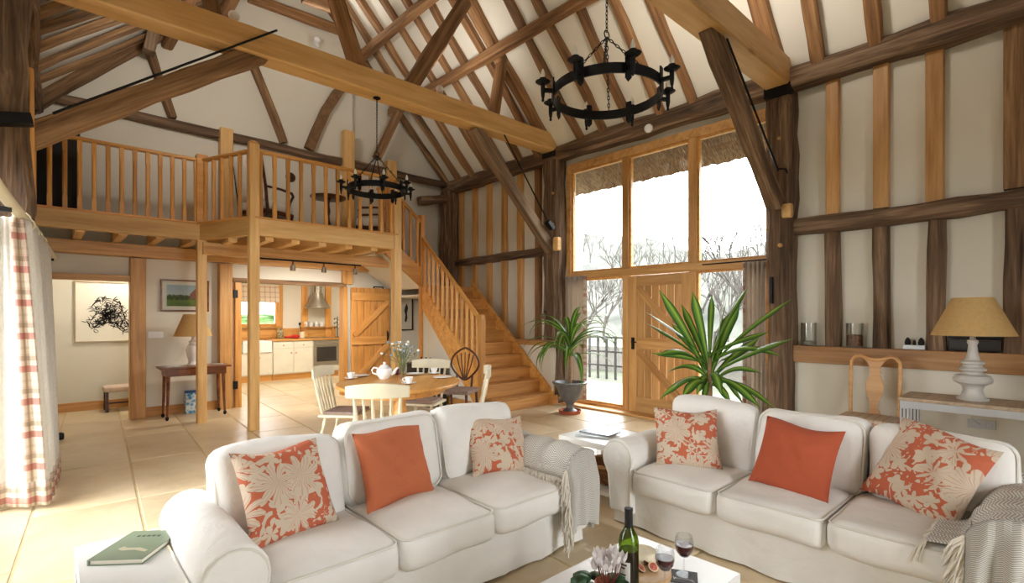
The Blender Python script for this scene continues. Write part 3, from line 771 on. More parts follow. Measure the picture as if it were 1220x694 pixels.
# posts
beam('post', (A1[0], A1[1], 0), (A1[0], A1[1], 2.41), .11, .11, TIE, gal)
beam('post', (A2[0], A2[1], 0), (A2[0], A2[1], 3.53), .115, .115, TIE, gal)
beam('post', (A3[0], A3[1], 0), (A3[0], A3[1], 3.40), .12, .12, TIE, gal)
obj('post_cap', MB().lathe([(.062, 0), (.068, .012), (.055, .03), (.03, .045), (0, .05)], 16), HONEY, gal, T(A2[0], A2[1], 3.53), world=True)
obj('newel', MB().box(-.065, .065, -.065, .065, 0, .93), HONEY, gal, T(A1[0], A1[1], GZ), world=True, bev=.006)
BALM = None
def baluster(x, y, z, h, parent, mat=HONEY, w=.045):
    """square baluster, stopped chamfers in the middle"""
    key = round(h, 2)
    if key not in BAL:
        m = MB()
        prof = [(0, 1), (.12, 1), (.16, .80), (h-.16, .80), (h-.12, 1), (h, 1)]
        rings = []
        for zz, s in prof:
            a = w/2; c = a*(.08 if s == 1 else .55)
            rings.append([(px, py, zz) for px, py in ((-a+c, -a), (a-c, -a), (a, -a+c), (a, a-c), (a-c, a), (-a+c, a), (-a, a-c), (-a, -a+c))])
        vs = [v for r in rings for v in r]; n = len(rings)-1
        fs = [(i*8+q, i*8+(q+1) % 8, (i+1)*8+(q+1) % 8, (i+1)*8+q) for i in range(n) for q in range(8)] + [list(range(8))[::-1], list(range(n*8, n*8+8))]
        m.add(vs, fs)
        m.v = [(v[2], v[0], v[1]) for v in m.v]      # along local X, so the grain runs with it
        BAL[key] = mesh('baluster', m, mat, smooth=False)
    return obj('baluster', BAL[key], mat, parent, T(x, y, z) @ RY(R_(-90)), world=True)
BAL = {}
def balustrade(a, b, n, z0, h, parent):
    for i in range(n):
        t = (i+.5)/n; baluster(a[0]+(b[0]-a[0])*t, a[1]+(b[1]-a[1])*t, z0, h, parent)
    beam('handrail', (a[0], a[1], z0+h+.02), (b[0], b[1], z0+h+.02), .065, .045, HONEY, parent, ch=.012)
balustrade((-.3, A1[1]), A1, 14, GZ+.04, .80, gal)
balustrade(A1, A2, 6, GZ+.04, .80, gal)
balustrade(A2, A3, 12, GZ+.04, .80, gal)
balustrade(A3, A4, 5, GZ+.04, .80, gal)

# ================================================================== STAIR
st = thing('staircase', 'honey oak staircase with slatted balustrade climbing the window wall', 'staircase', (5.3, 5.6, 0))
sx0, sx1 = 4.76, 5.90
ys, go, ri = 5.56, .22, .195
slp = ri/go
for k in range(10):
    y = ys + go*k; z = ri*(k+1)
    last = (k == 9)
    xl = sx0+.02
    if not last:
        slab('tread', (xl, y-.025, z-.03), (sx1, y+go+.01, z), PINE, st)
    slab('riser', (xl, y, z-ri), (sx1, y+.018, z-.03), PINE, st)
LZ = ri*10
ly0 = ys+go*9
slab('landing', (sx0+.02, ly0-.025, LZ-.03), (5.94, 8.68, LZ), PINE, st)
def string(x0, x1, ya, yb, off=.05, dpt=.30):
    za = ri + slp*(ya-ys) + off; zb = ri + slp*(yb-ys) + off
    L = Vector((0, yb-ya, zb-za)).length
    a = ((x0+x1)/2, ya, za-dpt/2); b = ((x0+x1)/2, yb, zb-dpt/2)
    return a, b
# outer string, trimmed at the floor
def ztop(y): return ri + slp*(y-ys) + .05
mb = MB().prism([(5.80, ztop(5.80)), (7.52, ztop(7.52)), (7.52, ztop(7.52)-.38), (5.93, 0.0), (5.80, 0.0)], sx0-.02, sx0+.02, 'x')
obj('outer_string', mb, HONEY, st, wm(st).inverted(), smooth=False, bev=.004)
mb = MB().prism([(5.50, .0), (5.50, .22), (5.60, ztop(5.6)+.03), (7.6, ztop(7.6)+.03), (7.6, LZ-.1), (7.6, 1.5), (6.0, 0.0)], sx1, sx1+.045, 'x')
obj('wall_string', mb, HONEY, st, wm(st).inverted(), smooth=False, bev=.004)
N1 = (sx0, 5.86); N2 = (sx0, 7.49)
beam('newel', (N1[0], N1[1], 0), (N1[0], N1[1], 1.43), .085, .085, PINE, st)
beam('newel', (N2[0], N2[1], 0), (N2[0], N2[1], 3.14), .085, .085, PINE, st)
for i in range(12):
    y = N1[1] + (N2[1]-N1[1])*(i+.75)/12.5
    baluster(sx0, y, ztop(y)-.005, .80, st)
beam('handrail', (sx0, N1[1], ztop(N1[1])+.82), (sx0, N2[1], ztop(N2[1])+.82), .06, .05, HONEY, st, ch=.012)
# upper flight: three steps toward the gallery
for k in range(2):
    x = sx0 - .25*k; z = LZ + .217*(k+1)
    slab('tread', (x-.27, 7.52, z-.03), (x+.02, 8.66, z), PINE, st)
for k in range(3):
    x = sx0 - .25*k; z = LZ + .217*k
    slab('riser', (x-.018, 7.52, z), (x, 8.66, z+.19), PINE, st)
uz = lambda x: LZ + .217 + .868*(sx0-x) + .05
mb = MB().prism([(sx0, uz(sx0)), (4.02, uz(4.02)-.08), (4.02, uz(4.02)-.40), (sx0, uz(sx0)-.34)], 7.47, 7.51, 'y')
obj('outer_string', mb, HONEY, st, wm(st).inverted(), smooth=False, bev=.004)
for i in range(5):
    x = sx0 - .09 - .135*i; baluster(x, 7.49, uz(x)-.02, .78, st)
beam('handrail', (sx0, 7.49, uz(sx0)+.78), (4.02, 7.49, uz(4.02)+.78), .06, .05, HONEY, st, ch=.012)
# white plaster under the stair
mb = MB().prism([(5.95, 0), (7.50, ztop(7.5)-.36), (7.50, 0)], sx0, sx0+.03, 'x')
obj('spandrel_wall', mb, PLASTER, st, wm(st).inverted(), smooth=False)
mb = MB().prism([(4.80, LZ-.06), (4.0, LZ+.49), (4.0, LZ+.52), (4.80, LZ-.03)], 7.53, 8.66, 'y').box(4.8, 5.93, 7.62, 8.66, LZ-.2, LZ-.16)
obj('stair_soffit', mb, PLASTER, st, wm(st).inverted(), smooth=False)
struct('baseboard_stair', MB().box(sx0-.028, sx0-.005, 6.1, 7.4, 0, .12), PINE, 'pine skirting under the stair string', bev=.003)

# ================================================================== FABRICS
def cotton(name, c, rough=.95, bs=18, bst=.35):
    t = NT(name); co = t.coord()
    n1 = t.n('ShaderNodeTexNoise', i_Vector=co, i_Scale=5.0, i_Detail=3.0)
    n2 = t.n('ShaderNodeTexNoise', i_Vector=co, i_Scale=bs, i_Detail=5.0, i_Distortion=.8)
    n3 = t.n('ShaderNodeTexNoise', i_Vector=co, i_Scale=420.0, i_Detail=1.0)
    d = tuple(x*.93 for x in c[:3]) + (1,)
    t.set(t.b.inputs['Base Color'], t.ramp(n1.outputs[0], [(.3, d), (.65, c)]))
    t.b.inputs['Roughness'].default_value = rough; t.b.inputs['Specular IOR Level'].default_value = .2
    t.bump(t.math('ADD', n2.outputs[0], t.math('MULTIPLY', n3.outputs[0], .12)), bst, .02); return t.m
SOFA = cotton('white_cotton', S(243, 240, 235), bs=9, bst=.45)
TERRA = cotton('terracotta_linen', S(196, 112, 76), bs=10, bst=.5)
TERRB = cotton('terracotta_weave', S(184, 92, 64), bs=14, bst=.35)
LINING = translucent('curtain_lining', S(236, 232, 224), .35)
CTAUPE = translucent('taupe_curtain', S(200, 186, 170), .45)
PIPE = plain('white_piping', S(226, 222, 212), .9, var=.02)
def floral(name, bg, cream, off, sc=4.6):
    t = NT(name); tc = t.n('ShaderNodeTexCoord'); mp = t.n('ShaderNodeMapping')
    t.t.links.new(tc.outputs['Object'], mp.inputs[0]); mp.inputs['Location'].default_value = off
    mp.inputs['Scale'].default_value = (1, 0, 1)
    v = mp.outputs[0]
    wob = t.n('ShaderNodeTexNoise', i_Vector=v, i_Scale=9.0, i_Detail=2.0)
    wv = t.n('ShaderNodeVectorMath', operation='SCALE'); t.set(wv.inputs[0], wob.outputs['Color']); wv.inputs['Scale'].default_value = .05
    ad = t.n('ShaderNodeVectorMath', operation='ADD'); t.set(ad.inputs[0], v); t.set(ad.inputs[1], wv.outputs[0]); v = ad.outputs[0]
    def flower(scale, pet, rad, amp, randm=.8):
        vo = t.n('ShaderNodeTexVoronoi', i_Vector=v, i_Scale=scale); vo.inputs['Randomness'].default_value = randm
        sv = t.n('ShaderNodeVectorMath', operation='SCALE'); t.set(sv.inputs[0], v); sv.inputs['Scale'].default_value = 1.0
        df = t.n('ShaderNodeVectorMath', operation='SUBTRACT'); t.set(df.inputs[0], sv.outputs[0]); t.set(df.inputs[1], vo.outputs['Position'])
        sp = t.n('ShaderNodeSeparateXYZ'); t.set(sp.inputs[0], df.outputs[0])
        an = t.math('ARCTAN2', sp.outputs[2], sp.outputs[0])
        pt = t.math('ABSOLUTE', t.math('SINE', t.math('MULTIPLY', an, pet)))
        lim = t.math('MULTIPLY_ADD', pt, amp, rad)
        dist = vo.outputs['Distance']
        m = t.math('GREATER_THAN', lim, dist)
        lines = t.math('MULTIPLY', t.math('GREATER_THAN', .42, t.math('ABSOLUTE', t.math('SINE', t.math('MULTIPLY', an, pet*3.0)))), t.math('GREATER_THAN', dist, .12))
        edge = t.math('GREATER_THAN', .16, pt)
        return m, lines, edge
    m1, l1, e1 = flower(sc, 4.5, .34, .24)
    m2, l2, e2 = flower(sc*2.1, 2.5, .26, .26, 1.0)
    lf = t.n('ShaderNodeTexNoise', i_Vector=v, i_Scale=17.0, i_Detail=1.0, i_Distortion=1.6)
    m3 = t.math('GREATER_THAN', lf.outputs[0], .56)
    any_ = t.math('MAXIMUM', m1, t.math('MAXIMUM', m2, m3))
    ln = t.math('MULTIPLY', m1, t.math('MAXIMUM', t.math('MULTIPLY', l1, .65), e1))
    nz = t.n('ShaderNodeTexNoise', i_Vector=v, i_Scale=160.0)
    c0 = t.mix(t.math('MULTIPLY', nz.outputs[0], .35), bg, tuple(min(1, x*1.5+.03) for x in bg[:3]) + (1,))
    c1 = t.mix(t.math('MULTIPLY', any_, .9), c0, cream)
    c2 = t.mix(t.math('MULTIPLY', ln, .55), c1, bg)
    t.set(t.b.inputs['Base Color'], c2); t.b.inputs['Roughness'].default_value = .95; t.b.inputs['Specular IOR Level'].default_value = .2
    n2 = t.n('ShaderNodeTexNoise', i_Vector=tc.outputs['Object'], i_Scale=12.0, i_Detail=4.0); t.bump(n2.outputs[0], .3, .02)
    return t.m
FL = [floral('floral_linen_%d' % i, S(186, 100, 72), S(210, 198, 176), o, s) for i, (o, s) in enumerate((((.13, 0, .37), 5.4), ((1.7, 0, .9), 5.8), ((2.9, 0, 2.2), 6.0), ((4.21, 0, 3.35), 5.0)))]
def plaid(name, axis_u=1, axis_v=2, sc=5.0, ground=S(226, 214, 194)):
    t = NT(name); tc = t.n('ShaderNodeTexCoord'); sp = t.n('ShaderNodeSeparateXYZ'); t.t.links.new(tc.outputs['UV'], sp.inputs[0])
    def band(o, stops): return t.ramp(t.math('FRACT', t.math('MULTIPLY', sp.outputs[o], sc)), stops, 'CONSTANT')
    K = (0, 0, 0, 1); W = (1, 1, 1, 1); G = (.35, .35, .35, 1)
    red = [(0, K), (.10, W), (.30, K), (.62, G), (.66, K)]
    tan = [(0, K), (.45, W), (.60, K), (.80, G), (.88, K)]
    c = ground
    for o in (0, 1):
        c = t.mix(t.math('MULTIPLY', band(o, tan), .62), c, S(158, 136, 110))
    c = t.mix(t.math('MULTIPLY', band(0, red), .32), c, S(176, 70, 58))
    c = t.mix(t.math('MULTIPLY', band(1, red), .62), c, S(176, 66, 54))
    t.set(t.b.inputs['Base Color'], c); t.b.inputs['Roughness'].default_value = .95
    tl = t.n('ShaderNodeBsdfTranslucent'); t.set(tl.inputs[0], c); mx = t.n('ShaderNodeMixShader'); mx.inputs[0].default_value = .25
    t.t.links.new(t.b.outputs[0], mx.inputs[1]); t.t.links.new(tl.outputs[0], mx.inputs[2]); t.t.links.new(mx.outputs[0], t.out.inputs[0])
    return t.m
PLAID = plaid('red_tan_plaid', sc=4.6)
def check(name, c0, c1, sc, wid=.22):
    t = NT(name); tc = t.n('ShaderNodeTexCoord'); sp = t.n('ShaderNodeSeparateXYZ'); t.t.links.new(tc.outputs['Object'], sp.inputs[0])
    a = [t.math('GREATER_THAN', wid, t.math('FRACT', t.math('MULTIPLY', sp.outputs[o], sc))) for o in (0, 2)]
    c = t.mix(t.math('MULTIPLY', t.math('ADD', a[0], a[1]), .4), c0, c1)
    t.set(t.b.inputs['Base Color'], c); t.b.inputs['Roughness'].default_value = .9; return t.m
BLINDC = check('checked_blind', S(226, 210, 186), S(176, 110, 90), 9.0)
def herringbone():
    t = NT('herringbone_throw'); tc = t.n('ShaderNodeTexCoord'); sp = t.n('ShaderNodeSeparateXYZ'); t.t.links.new(tc.outputs['UV'], sp.inputs[0])
    zz = t.math('PINGPONG', t.math('MULTIPLY', sp.outputs[0], 30.0), 1.0)
    s = t.math('FRACT', t.math('MULTIPLY_ADD', sp.outputs[1], 92.0, t.math('MULTIPLY', zz, 1.3)))
    m = t.math('GREATER_THAN', s, .52)
    t.set(t.b.inputs['Base Color'], t.mix(m, S(228, 224, 216), S(168, 164, 157)))
    t.b.inputs['Roughness'].default_value = 1; t.bump(s, .5, .01); return t.m
HERR = herringbone()
FRINGE = plain('cream_fringe', S(226, 218, 204), .95, var=.05)

def uvgrid(o, nu, nv, su=1.0, sv=1.0):
    """UVs for a mesh made with MB.grid (vertex order i*(nv+1)+j)"""
    me = o.data; uv = me.uv_layers.new(name='UVMap')
    for lp in me.loops:
        i, j = divmod(lp.vertex_index, nv+1); uv.data[lp.index].uv = (i/nu*su, j/nv*sv)

# ================================================================== SOFAS
def sofa(name, label, M, sag):
    s = thing(name, label, 'sofa', M=M)
    W, aw = 2.11, .21; hi = W/2-aw; hb = .925
    # loose skirt
    mb = MB(); per = []
    x0, x1, y0, y1 = -W/2+.05, W/2-.05, 0.0, .78
    def lin(a, b, n): return [(a[0]+(b[0]-a[0])*k/n, a[1]+(b[1]-a[1])*k/n) for k in range(n)]
    per = lin((x0, y0), (x1, y0), 44) + lin((x1, y0), (x1, y1), 16) + lin((x1, y1), (x0, y1), 44) + lin((x0, y1), (x0, y0), 16)
    n = len(per); rs = random.Random(4)
    off = [rs.uniform(-.006, .006) + .010*math.sin(k*.9) for k in range(n)]
    zs = (.012, .09, .18, .30); vs = []
    for q, z in enumerate(zs):
        for k, (x, y) in enumerate(per):
            o = off[k]*(1-q/3) + .012*(1-q/3); cx_, cy_ = x, y-.39
            nx = (1 if x >= x1-.001 else -1 if x <= x0+.001 else 0); ny = (1 if y >= y1-.001 else -1 if y <= y0+.001 else 0)
            vs.append((x+nx*o, y+ny*o, z + (.004*math.sin(k*.5) if q == 0 else 0)))
    fs = [(q*n+k, q*n+(k+1) % n, (q+1)*n+(k+1) % n, (q+1)*n+k) for q in range(3) for k in range(n)] + [list(range(3*n, 4*n)), list(range(n))[::-1]]
    obj('skirt', mb.add(vs, fs), SOFA, s, ang=60)
    # back
    obj('back', MB().rbox((.02, .73, .39), (1.80, .17, .62), .07, 8), SOFA, s, merge=True, ang=80)
    # rolled arms
    for sg in (-1, 1):
        out = [(hi, .10), (hi, .40)]
        for k in range(13):
            a = R_(-35 + 235*k/12); out.append((hi+.105+.118*math.cos(math.pi-a), .455+.122*math.sin(a)))
        out += [(W/2-.03, .34), (W/2-.05, .10)]
        out = [(sg*x, z) for x, z in out]
        ys_ = [-.06, -.05, .05, .2, .35, .5, .65, .76, .79]
        mb = MB(); n = len(out); cxm = sg*(hi+.13); vs = []
        for q, y in enumerate(ys_):
            e = (.93 if q in (0, len(ys_)-1) else 1) + (.012*math.sin(q*2.1) if 0 < q < 8 else 0)
            vs += [(cxm+(x-cxm)*e, y, .3+(z-.3)*e) for x, z in out]
        fs = [(q*n+k, q*n+(k+1) % n, (q+1)*n+(k+1) % n, (q+1)*n+k) for q in range(len(ys_)-1) for k in range(n)]
        fs += [list(range(n))[::-1], list(range((len(ys_)-1)*n, len(ys_)*n))]
        a = obj('arm', mb.add(vs, fs), SOFA, s, ang=50)
        obj('piping', MB().tube([(cxm+(x-cxm)*.96, -.057, .3+(z-.3)*.96) for x, z in out], .006, 6), PIPE, a)
    cw = 2*hi/3; cb = 2*hb/3
    r2 = random.Random(9)
    def loop(hx, hy, z, r=.05):
        pts = []
        for cx_, cy_, a0 in ((hx-r, hy-r, 0), (-hx+r, hy-r, 90), (-hx+r, -hy+r, 180), (hx-r, -hy+r, 270)):
            for k in range(5):
                a = R_(a0+22.5*k); pts.append((cx_+r*math.cos(a), cy_+r*math.sin(a), z))
        return pts
    for k in range(3):
        cx_ = -hi+cw*(k+.5)
        size = (cw-.004, .66, .165)
        wf = lambda w, p=r2.uniform(0, 6): [w[0], w[1], w[2] + .006*math.sin(w[0]*14+p) + .006*math.sin(w[1]*11+p)]
        c = obj('seat_cushion', MB().rbox((0, 0, 0), size, .055, 12, (0, 0, .02), wf), SOFA, s, T(cx_, .255, .325), merge=True, ang=80)
        obj('piping', MB().tube(loop(cw/2-.012, .33-.012, .066), .006, 6, True), PIPE, c)
        size = (cb-.006, .20, .46); cx_ = .02-hb+cb*(k+.5)
        wf = lambda w, p=r2.uniform(0, 6): [w[0] + .008*math.sin(w[2]*9+p), w[1] + .009*math.sin(w[0]*12+p) + .008*math.sin(w[2]*13+p), w[2] + .010*math.sin(w[0]*9+p)]
        c = obj('back_cushion', MB().rbox((0, 0, 0), size, .075, 12, (0, .035, .01), wf), SOFA, s, T(cx_, .60, .585-sag[k]) @ RX(R_(-13)), merge=True, ang=80)
        obj('piping', MB().tube([(x, -.075, y) for x, y, _ in loop(cb/2-.018, .23-.02, 0, .07)], .006, 6, True), PIPE, c)
    return s
S1M = T(1.45, 2.06, 0); S2M = T(2.88, 1.085, 0) @ RZ(R_(-90))
sofa('sofa', 'white slipcovered three-seat sofa on the left in front of the dining table', S1M, (.032, .0, .0))
sofa('sofa', 'white slipcovered three-seat sofa on the right below the window wall', S2M, (.0, .014, .028))

def pillow(name, label, mat, bl, br, w, h, tilt, t=.15, z=.42, roll=0.0, yaw=None, push=0.0):
    a = PZ(*bl, z); b = PZ(*br, z); c = (a+b)/2
    ang = math.atan2(b.y-a.y, b.x-a.x) if yaw is None else yaw
    N = 18; rs = random.Random(int(bl[0])); mb = MB(); p0 = rs.uniform(0, 6)
    for sg in (-1, 1):
        def fn(u, v):
            u = 2*u-1; v = 2*v-1
            th_ = max(0, (1-abs(u)**2.6))**.55 * max(0, (1-abs(v)**2.6))**.55
            x = w/2*u*(1-.07*(1-v*v)*abs(u)); zz = h/2*v*(1-.06*(1-u*u)*abs(v)) + .012*math.sin(u*3+p0)
            wr = .006*math.sin(u*11+v*7+p0)*th_ + .004*math.sin(v*16-u*5+p0)*th_
            return (x, sg*(t/2*th_ + wr), zz + h/2)
        mb.grid(fn, N, N)
    M = T(c.x, c.y, z-.015) @ RZ(ang) @ T(0, push, 0) @ RX(R_(-tilt)) @ T(0, 0, h/2) @ RY(R_(roll)) @ T(0, 0, -h/2)
    o = obj(name, mb, mat, None, M, merge=True, ang=80)
    return tag(o, label, 'cushion')
pillow('scatter_cushion', 'coral floral cushion tilted beside the left arm of the left sofa', FL[0], (322, 652), (395, 622), .43, .43, 30, roll=2, yaw=R_(12), push=.02)
pillow('scatter_cushion', 'plain terracotta cushion in the middle of the left sofa', TERRA, (440, 609), (521, 583), .43, .42, 28, roll=3, yaw=R_(4))
pillow('scatter_cushion', 'faded floral cushion beside the throw on the left sofa', FL[1], (563, 567), (638, 558), .42, .38, 30, yaw=R_(-14), roll=2)
pillow('scatter_cushion', 'coral floral cushion by the left arm of the right sofa', FL[2], (782, 555), (861, 557), .42, .40, 26, yaw=R_(-52))
pillow('scatter_cushion', 'plain brick-red cushion in the middle of the right sofa', TERRB, (895, 573), (987, 598), .43, .42, 30, yaw=R_(-92), roll=3)
pillow('scatter_cushion', 'large coral floral cushion leaning on the throw of the right sofa', FL[3], (1041, 591), (1127, 632), .48, .47, 30, yaw=R_(-112), roll=10, push=.03)

# throws over the sofa arms
SW = 2.14
def throw(label, M, sg, hang_front, y_end=.62, seed=1, top=.62, inner_drop=.16, outer_drop=.40, reach=0.0):
    t = thing('throw', label, 'throw', M=M)
    hi = .845; cxm = sg*(hi+.105)
    # path across the arm: inner side -> over the roll -> outer side; runs along y
    rs = random.Random(seed); ph = rs.uniform(0, 6)
    nu, nv = 40, 44
    sec = ([(hi-.03-reach, .435), (hi-.06, .445)] if reach else [(hi-.035, top-.02-inner_drop)]) + [(hi-.03, .50)]
    for k in range(9):
        a = R_(-20 + 215*k/8); sec.append((hi+.105+.138*math.cos(math.pi-a), .455+.142*math.sin(a)))
    sec += [(1.05, .40), (1.05, .455-outer_drop)]
    ln = [0]
    for a, b in zip(sec, sec[1:]): ln.append(ln[-1]+math.hypot(b[0]-a[0], b[1]-a[1]))
    def at(s):
        d = s*ln[-1]
        for k in range(len(sec)-1):
            if d <= ln[k+1]+1e-9:
                q = (d-ln[k])/(ln[k+1]-ln[k]); return (sec[k][0]+(sec[k+1][0]-sec[k][0])*q, sec[k][1]+(sec[k+1][1]-sec[k][1])*q)
        return sec[-1]
    def fn(u, v):
        x, z = at(v)
        y = -.075 + (y_end+.075)*u
        rip = (.010*math.sin(u*17+v*5+ph) + .007*math.sin(u*29-v*3))*(.25 if z < .50 and v < .4 else 1)
        cx_ = hi+.105; dx, dz = x-cx_, z-.44; L = math.hypot(dx, dz) or 1
        low = max(0, (.40-z)/.4)
        return (sg*(x+dx/L*(rip+.008+.006*low)), y - .03*math.sin(v*9+ph)*u, z+dz/L*(rip+.008) if z > .40 else z + .015*math.sin(u*11+ph))
    o = obj('blanket', MB().grid(fn, nu, nv), HERR, t, thick=.008, ang=80); uvgrid(o, nu, nv, .7, 1.0)
    edges = [[Vector(fn(u/60, 0)) for u in range(61)]]
    if hang_front:
        xa, xb = hi-.045, 1.05
        def ff(u, v):
            x = xa + (xb-xa)*u
            zt = .455 + .142*math.sqrt(max(0, 1-((x-hi-.105)/.155)**2)) + .004
            z = zt + (.13-zt)*v
            y = -.080 - .03*min(1, v*3) + .016*math.sin(u*15+ph+v*2)*min(1, v*2.5)
            return (sg*x, y, z + .03*v*math.sin(u*3.3))
        o2 = obj('front_fall', MB().grid(ff, 26, 30), HERR, t, thick=.008, ang=80); uvgrid(o2, 26, 30, .35, .6)
        edges = [[Vector(ff(0, v/50)) for v in range(51)], [Vector(fn(u/40, 0)) for u in range(41)]]
    # knotted fringe: strands too small to pick apart singly
    mb = MB()
    for e in edges:
        for k, p in enumerate(e):
            for q in range(3):
                out = Vector((-sg*rs.uniform(.015, .07), rs.uniform(-.04, .012), -rs.uniform(.06, .12)))
                p0 = p + Vector((0, rs.uniform(-.006, .006), 0))
                mb.tube([p0, p0 + out*.5 + Vector((rs.uniform(-.008, .008), rs.uniform(-.01, .01), .012)), p0 + out], [.006, .005, .003], 4)
    f = obj('fringe', mb, FRINGE, t); f['kind'] = 'stuff'
    return t
throw('grey herringbone throw with cream fringe over the right arm of the left sofa', S1M, 1, True, .50, 3, outer_drop=.38)
throw('grey herringbone throw with cream fringe over the near arm of the right sofa', S2M, 1, True, .72, 8, outer_drop=.36, reach=.13)

# ================================================================== LOW TABLES
def book(name, label, cat, loc, rz, w, h, t, cover, group=None, rx=0):
    b = thing(name, label, cat, M=T(*loc) @ RZ(rz))
    obj('pages', MB().box(.006, w-.006, .006, h-.006, .003, t-.003), PAPER, b)
    obj('cover', MB().box(0, w, 0, h, 0, .003).box(0, w, 0, h, t-.003, t).box(-.003, .003, 0, h, 0, t), cover, b, bev=.001)
    return b
PAPER = plain('page_paper', S(236, 230, 216), .9, var=.03)
SAGE = plain('sage_cover', S(138, 152, 128), .45, var=.12, scale=3)
# end table by the left arm: white open cube
et = thing('end_table', 'white square end table beside the left sofa arm', 'table', (.24, 2.42, 0))
obj('top', MB().box(-.155, .13, -.42, .36, .40, .445), WHITEM, et, bev=.003)
for x, y in ((-.13, -.40), (.10, -.40), (-.13, .33), (.10, .33)): obj('leg', MB().box(x-.024, x+.024, y-.024, y+.024, 0, .40), WHITEM, et, bev=.002)
obj('shelf', MB().box(-.14, .115, -.40, .34, .12, .15), WHITEM, et, bev=.002)
bk = book('hardback_book', 'sage green hardback book on the white end table', 'book', (.115, 2.53, .446), R_(-38), .20, .27, .022, SAGE)
bp = obj('cover_picture', MB().prism([(.05, .09), (.075, .075), (.12, .08), (.17, .06), (.175, .075), (.13, .10), (.08, .10), (.06, .115)], .0222, .0226, 'z'), plain('pale_print', S(206, 200, 172), .5), bk, smooth=False)
LT = plain('dark_print', S(70, 82, 66), .5)
for i in range(5): obj('title_letter', MB().box(.05+.02*i, .062+.02*i, .205, .219, .0222, .0226).box(.052+.02*i, .060+.02*i, .208, .216, .0224, .0227), LT, bk, smooth=False)
# side table between the sofas
sd = thing('side_table', 'white two-tier side table between the two sofas', 'table', (3.33, 2.50, 0))
obj('top', MB().box(-.27, .27, -.28, .28, .40, .445), WHITEM, sd, bev=.003)
for x in (-.245, .245):
    for y in (-.255, .255): obj('leg', MB().box(x-.025, x+.025, y-.025, y+.025, 0, .40), WHITEM, sd, bev=.002)
obj('shelf', MB().box(-.255, .255, -.265, .265, .06, .09), WHITEM, sd, bev=.002)
WICK = wood('brown_wicker', S(70, 40, 20), S(120, 74, 40), S(160, 108, 64), 30, .6, .6, knots=False)
bowl = thing('wicker_bowl', 'round brown wicker bowl on the lower shelf of the side table', 'bowl', (3.26, 2.44, .092))
obj('body', MB().lathe([(.07, 0), (.11, .02), (.155, .08), (.17, .14), (.175, .165), (.165, .168), (.15, .13), (.10, .04), (0, .02)], 28), WICK, bowl)
obj('rim', MB().tube([(.17*math.cos(a*.2244), .17*math.sin(a*.2244), .165) for a in range(28)], .014, 8, True), plain('pale_wicker', S(176, 128, 84), .7, var=.2, scale=30), bowl)
MAGB = plain('magazine_cover', S(206, 212, 216), .35, var=.15, scale=12)
book('magazine', 'pale magazine lying on the side table between the sofas', 'magazine', (3.22, 2.40, .446), R_(20), .21, .28, .012, MAGB)
book('magazine', 'dark-edged magazine on top of the pale one on the side table', 'magazine', (3.24, 2.42, .4585), R_(6), .20, .27, .010, plain('magazine_dark', S(150, 160, 170), .3, var=.5, scale=9))
# coffee table
ct = thing('coffee_table', 'white rectangular coffee table with wine and cheese in front', 'table', (1.52, 1.12, 0))
obj('top', MB().box(-.52, .515, -.245, .245, .335, .38), WHITEM, ct, bev=.003)
for x in (-.49, .485):
    for y in (-.215, .215): obj('leg', MB().box(x-.025, x+.025, y-.025, y+.025, 0, .335), WHITEM, ct, bev=.002)
obj('shelf', MB().box(-.50, .495, -.225, .225, .10, .13), WHITEM, ct, bev=.002)
CT = .381
def on_ct(px, py): q = PZ(px, py, CT); return (q.x, q.y, CT)
# wine bottle
WINE = plain('red_wine', S(78, 12, 24), .25, var=.05, spec=.2)
p = on_ct(749, 703)
b = thing('wine_bottle', 'green glass wine bottle with black foil and white label', 'bottle', p)
obj('glass', MB().lathe([(.034, 0), (.037, .006), (.037, .185), (.033, .205), (.022, .225), (.0145, .24), (.0138, .30), (.0138, .302)], 28), GREENG, b)
obj('wine', MB().lathe([(.033, .004), (.0345, .01), (.0345, .155), (0, .155)], 24), WINE, b)
obj('foil', MB().lathe([(.0148, .236), (.0150, .296), (.0158, .298), (.0158, .307), (0, .308)], 20), BLACK, b)
lab = MB(); nl = 14
lab.grid(lambda u, v: (.0376*math.cos(R_(128+95*u)), .0376*math.sin(R_(128+95*u)), .045+.075*v), nl, 2)
obj('label', lab, plain('label_paper', S(232, 228, 218), .6, var=.02), b)
lt = MB()
for zz, u0, u1 in ((.106, .2, .8), (.094, .3, .7), (.070, .25, .75), (.060, .3, .7)):
    lt.grid(lambda u, v: (.0379*math.cos(R_(128+95*(u0+(u1-u0)*u))), .0379*math.sin(R_(128+95*(u0+(u1-u0)*u))), zz+.006*v), 6, 1)
obj('label_print', lt, plain('label_ink', S(60, 56, 54), .6), b)
def wineglass(label, loc, grp):
    g = thing('wine_glass', label, 'wine glass', loc)
    obj('bowl', MB().lathe([(.004, .0655), (.018, .072), (.031, .09), (.036, .112), (.035, .135), (.031, .155), (.0302, .155), (.0342, .135), (.0352, .112), (.030, .091), (.017, .0735), (0, .068)], 28), CLEAR, g)
    obj('stem', MB().lathe([(.030, 0), (.030, .0015), (.012, .005), (.004, .012), (.0032, .04), (.004, .0655), (.006, .068)], 20), FOOTG, g)
    obj('wine', MB().lathe([(.001, .0695), (.0165, .0745), (.0292, .092), (.0342, .112), (.0343, .118), (0, .118)], 28), WINE, g)
    return g
wineglass('glass of red wine beside the cheese board', on_ct(792, 701), None)
cp = on_ct(815, 688)
SLATE = plain('slate_grey', S(84, 84, 86), .7, var=.1, scale=20)
c = thing('coaster', 'grey slate coaster with white lettering under a wine glass', 'coaster', M=T(cp[0], cp[1], CT) @ RZ(R_(-61)))
obj('slate', MB().box(-.05, .05, -.05, .05, 0, .006), SLATE, c, bev=.001)
pr = MB()
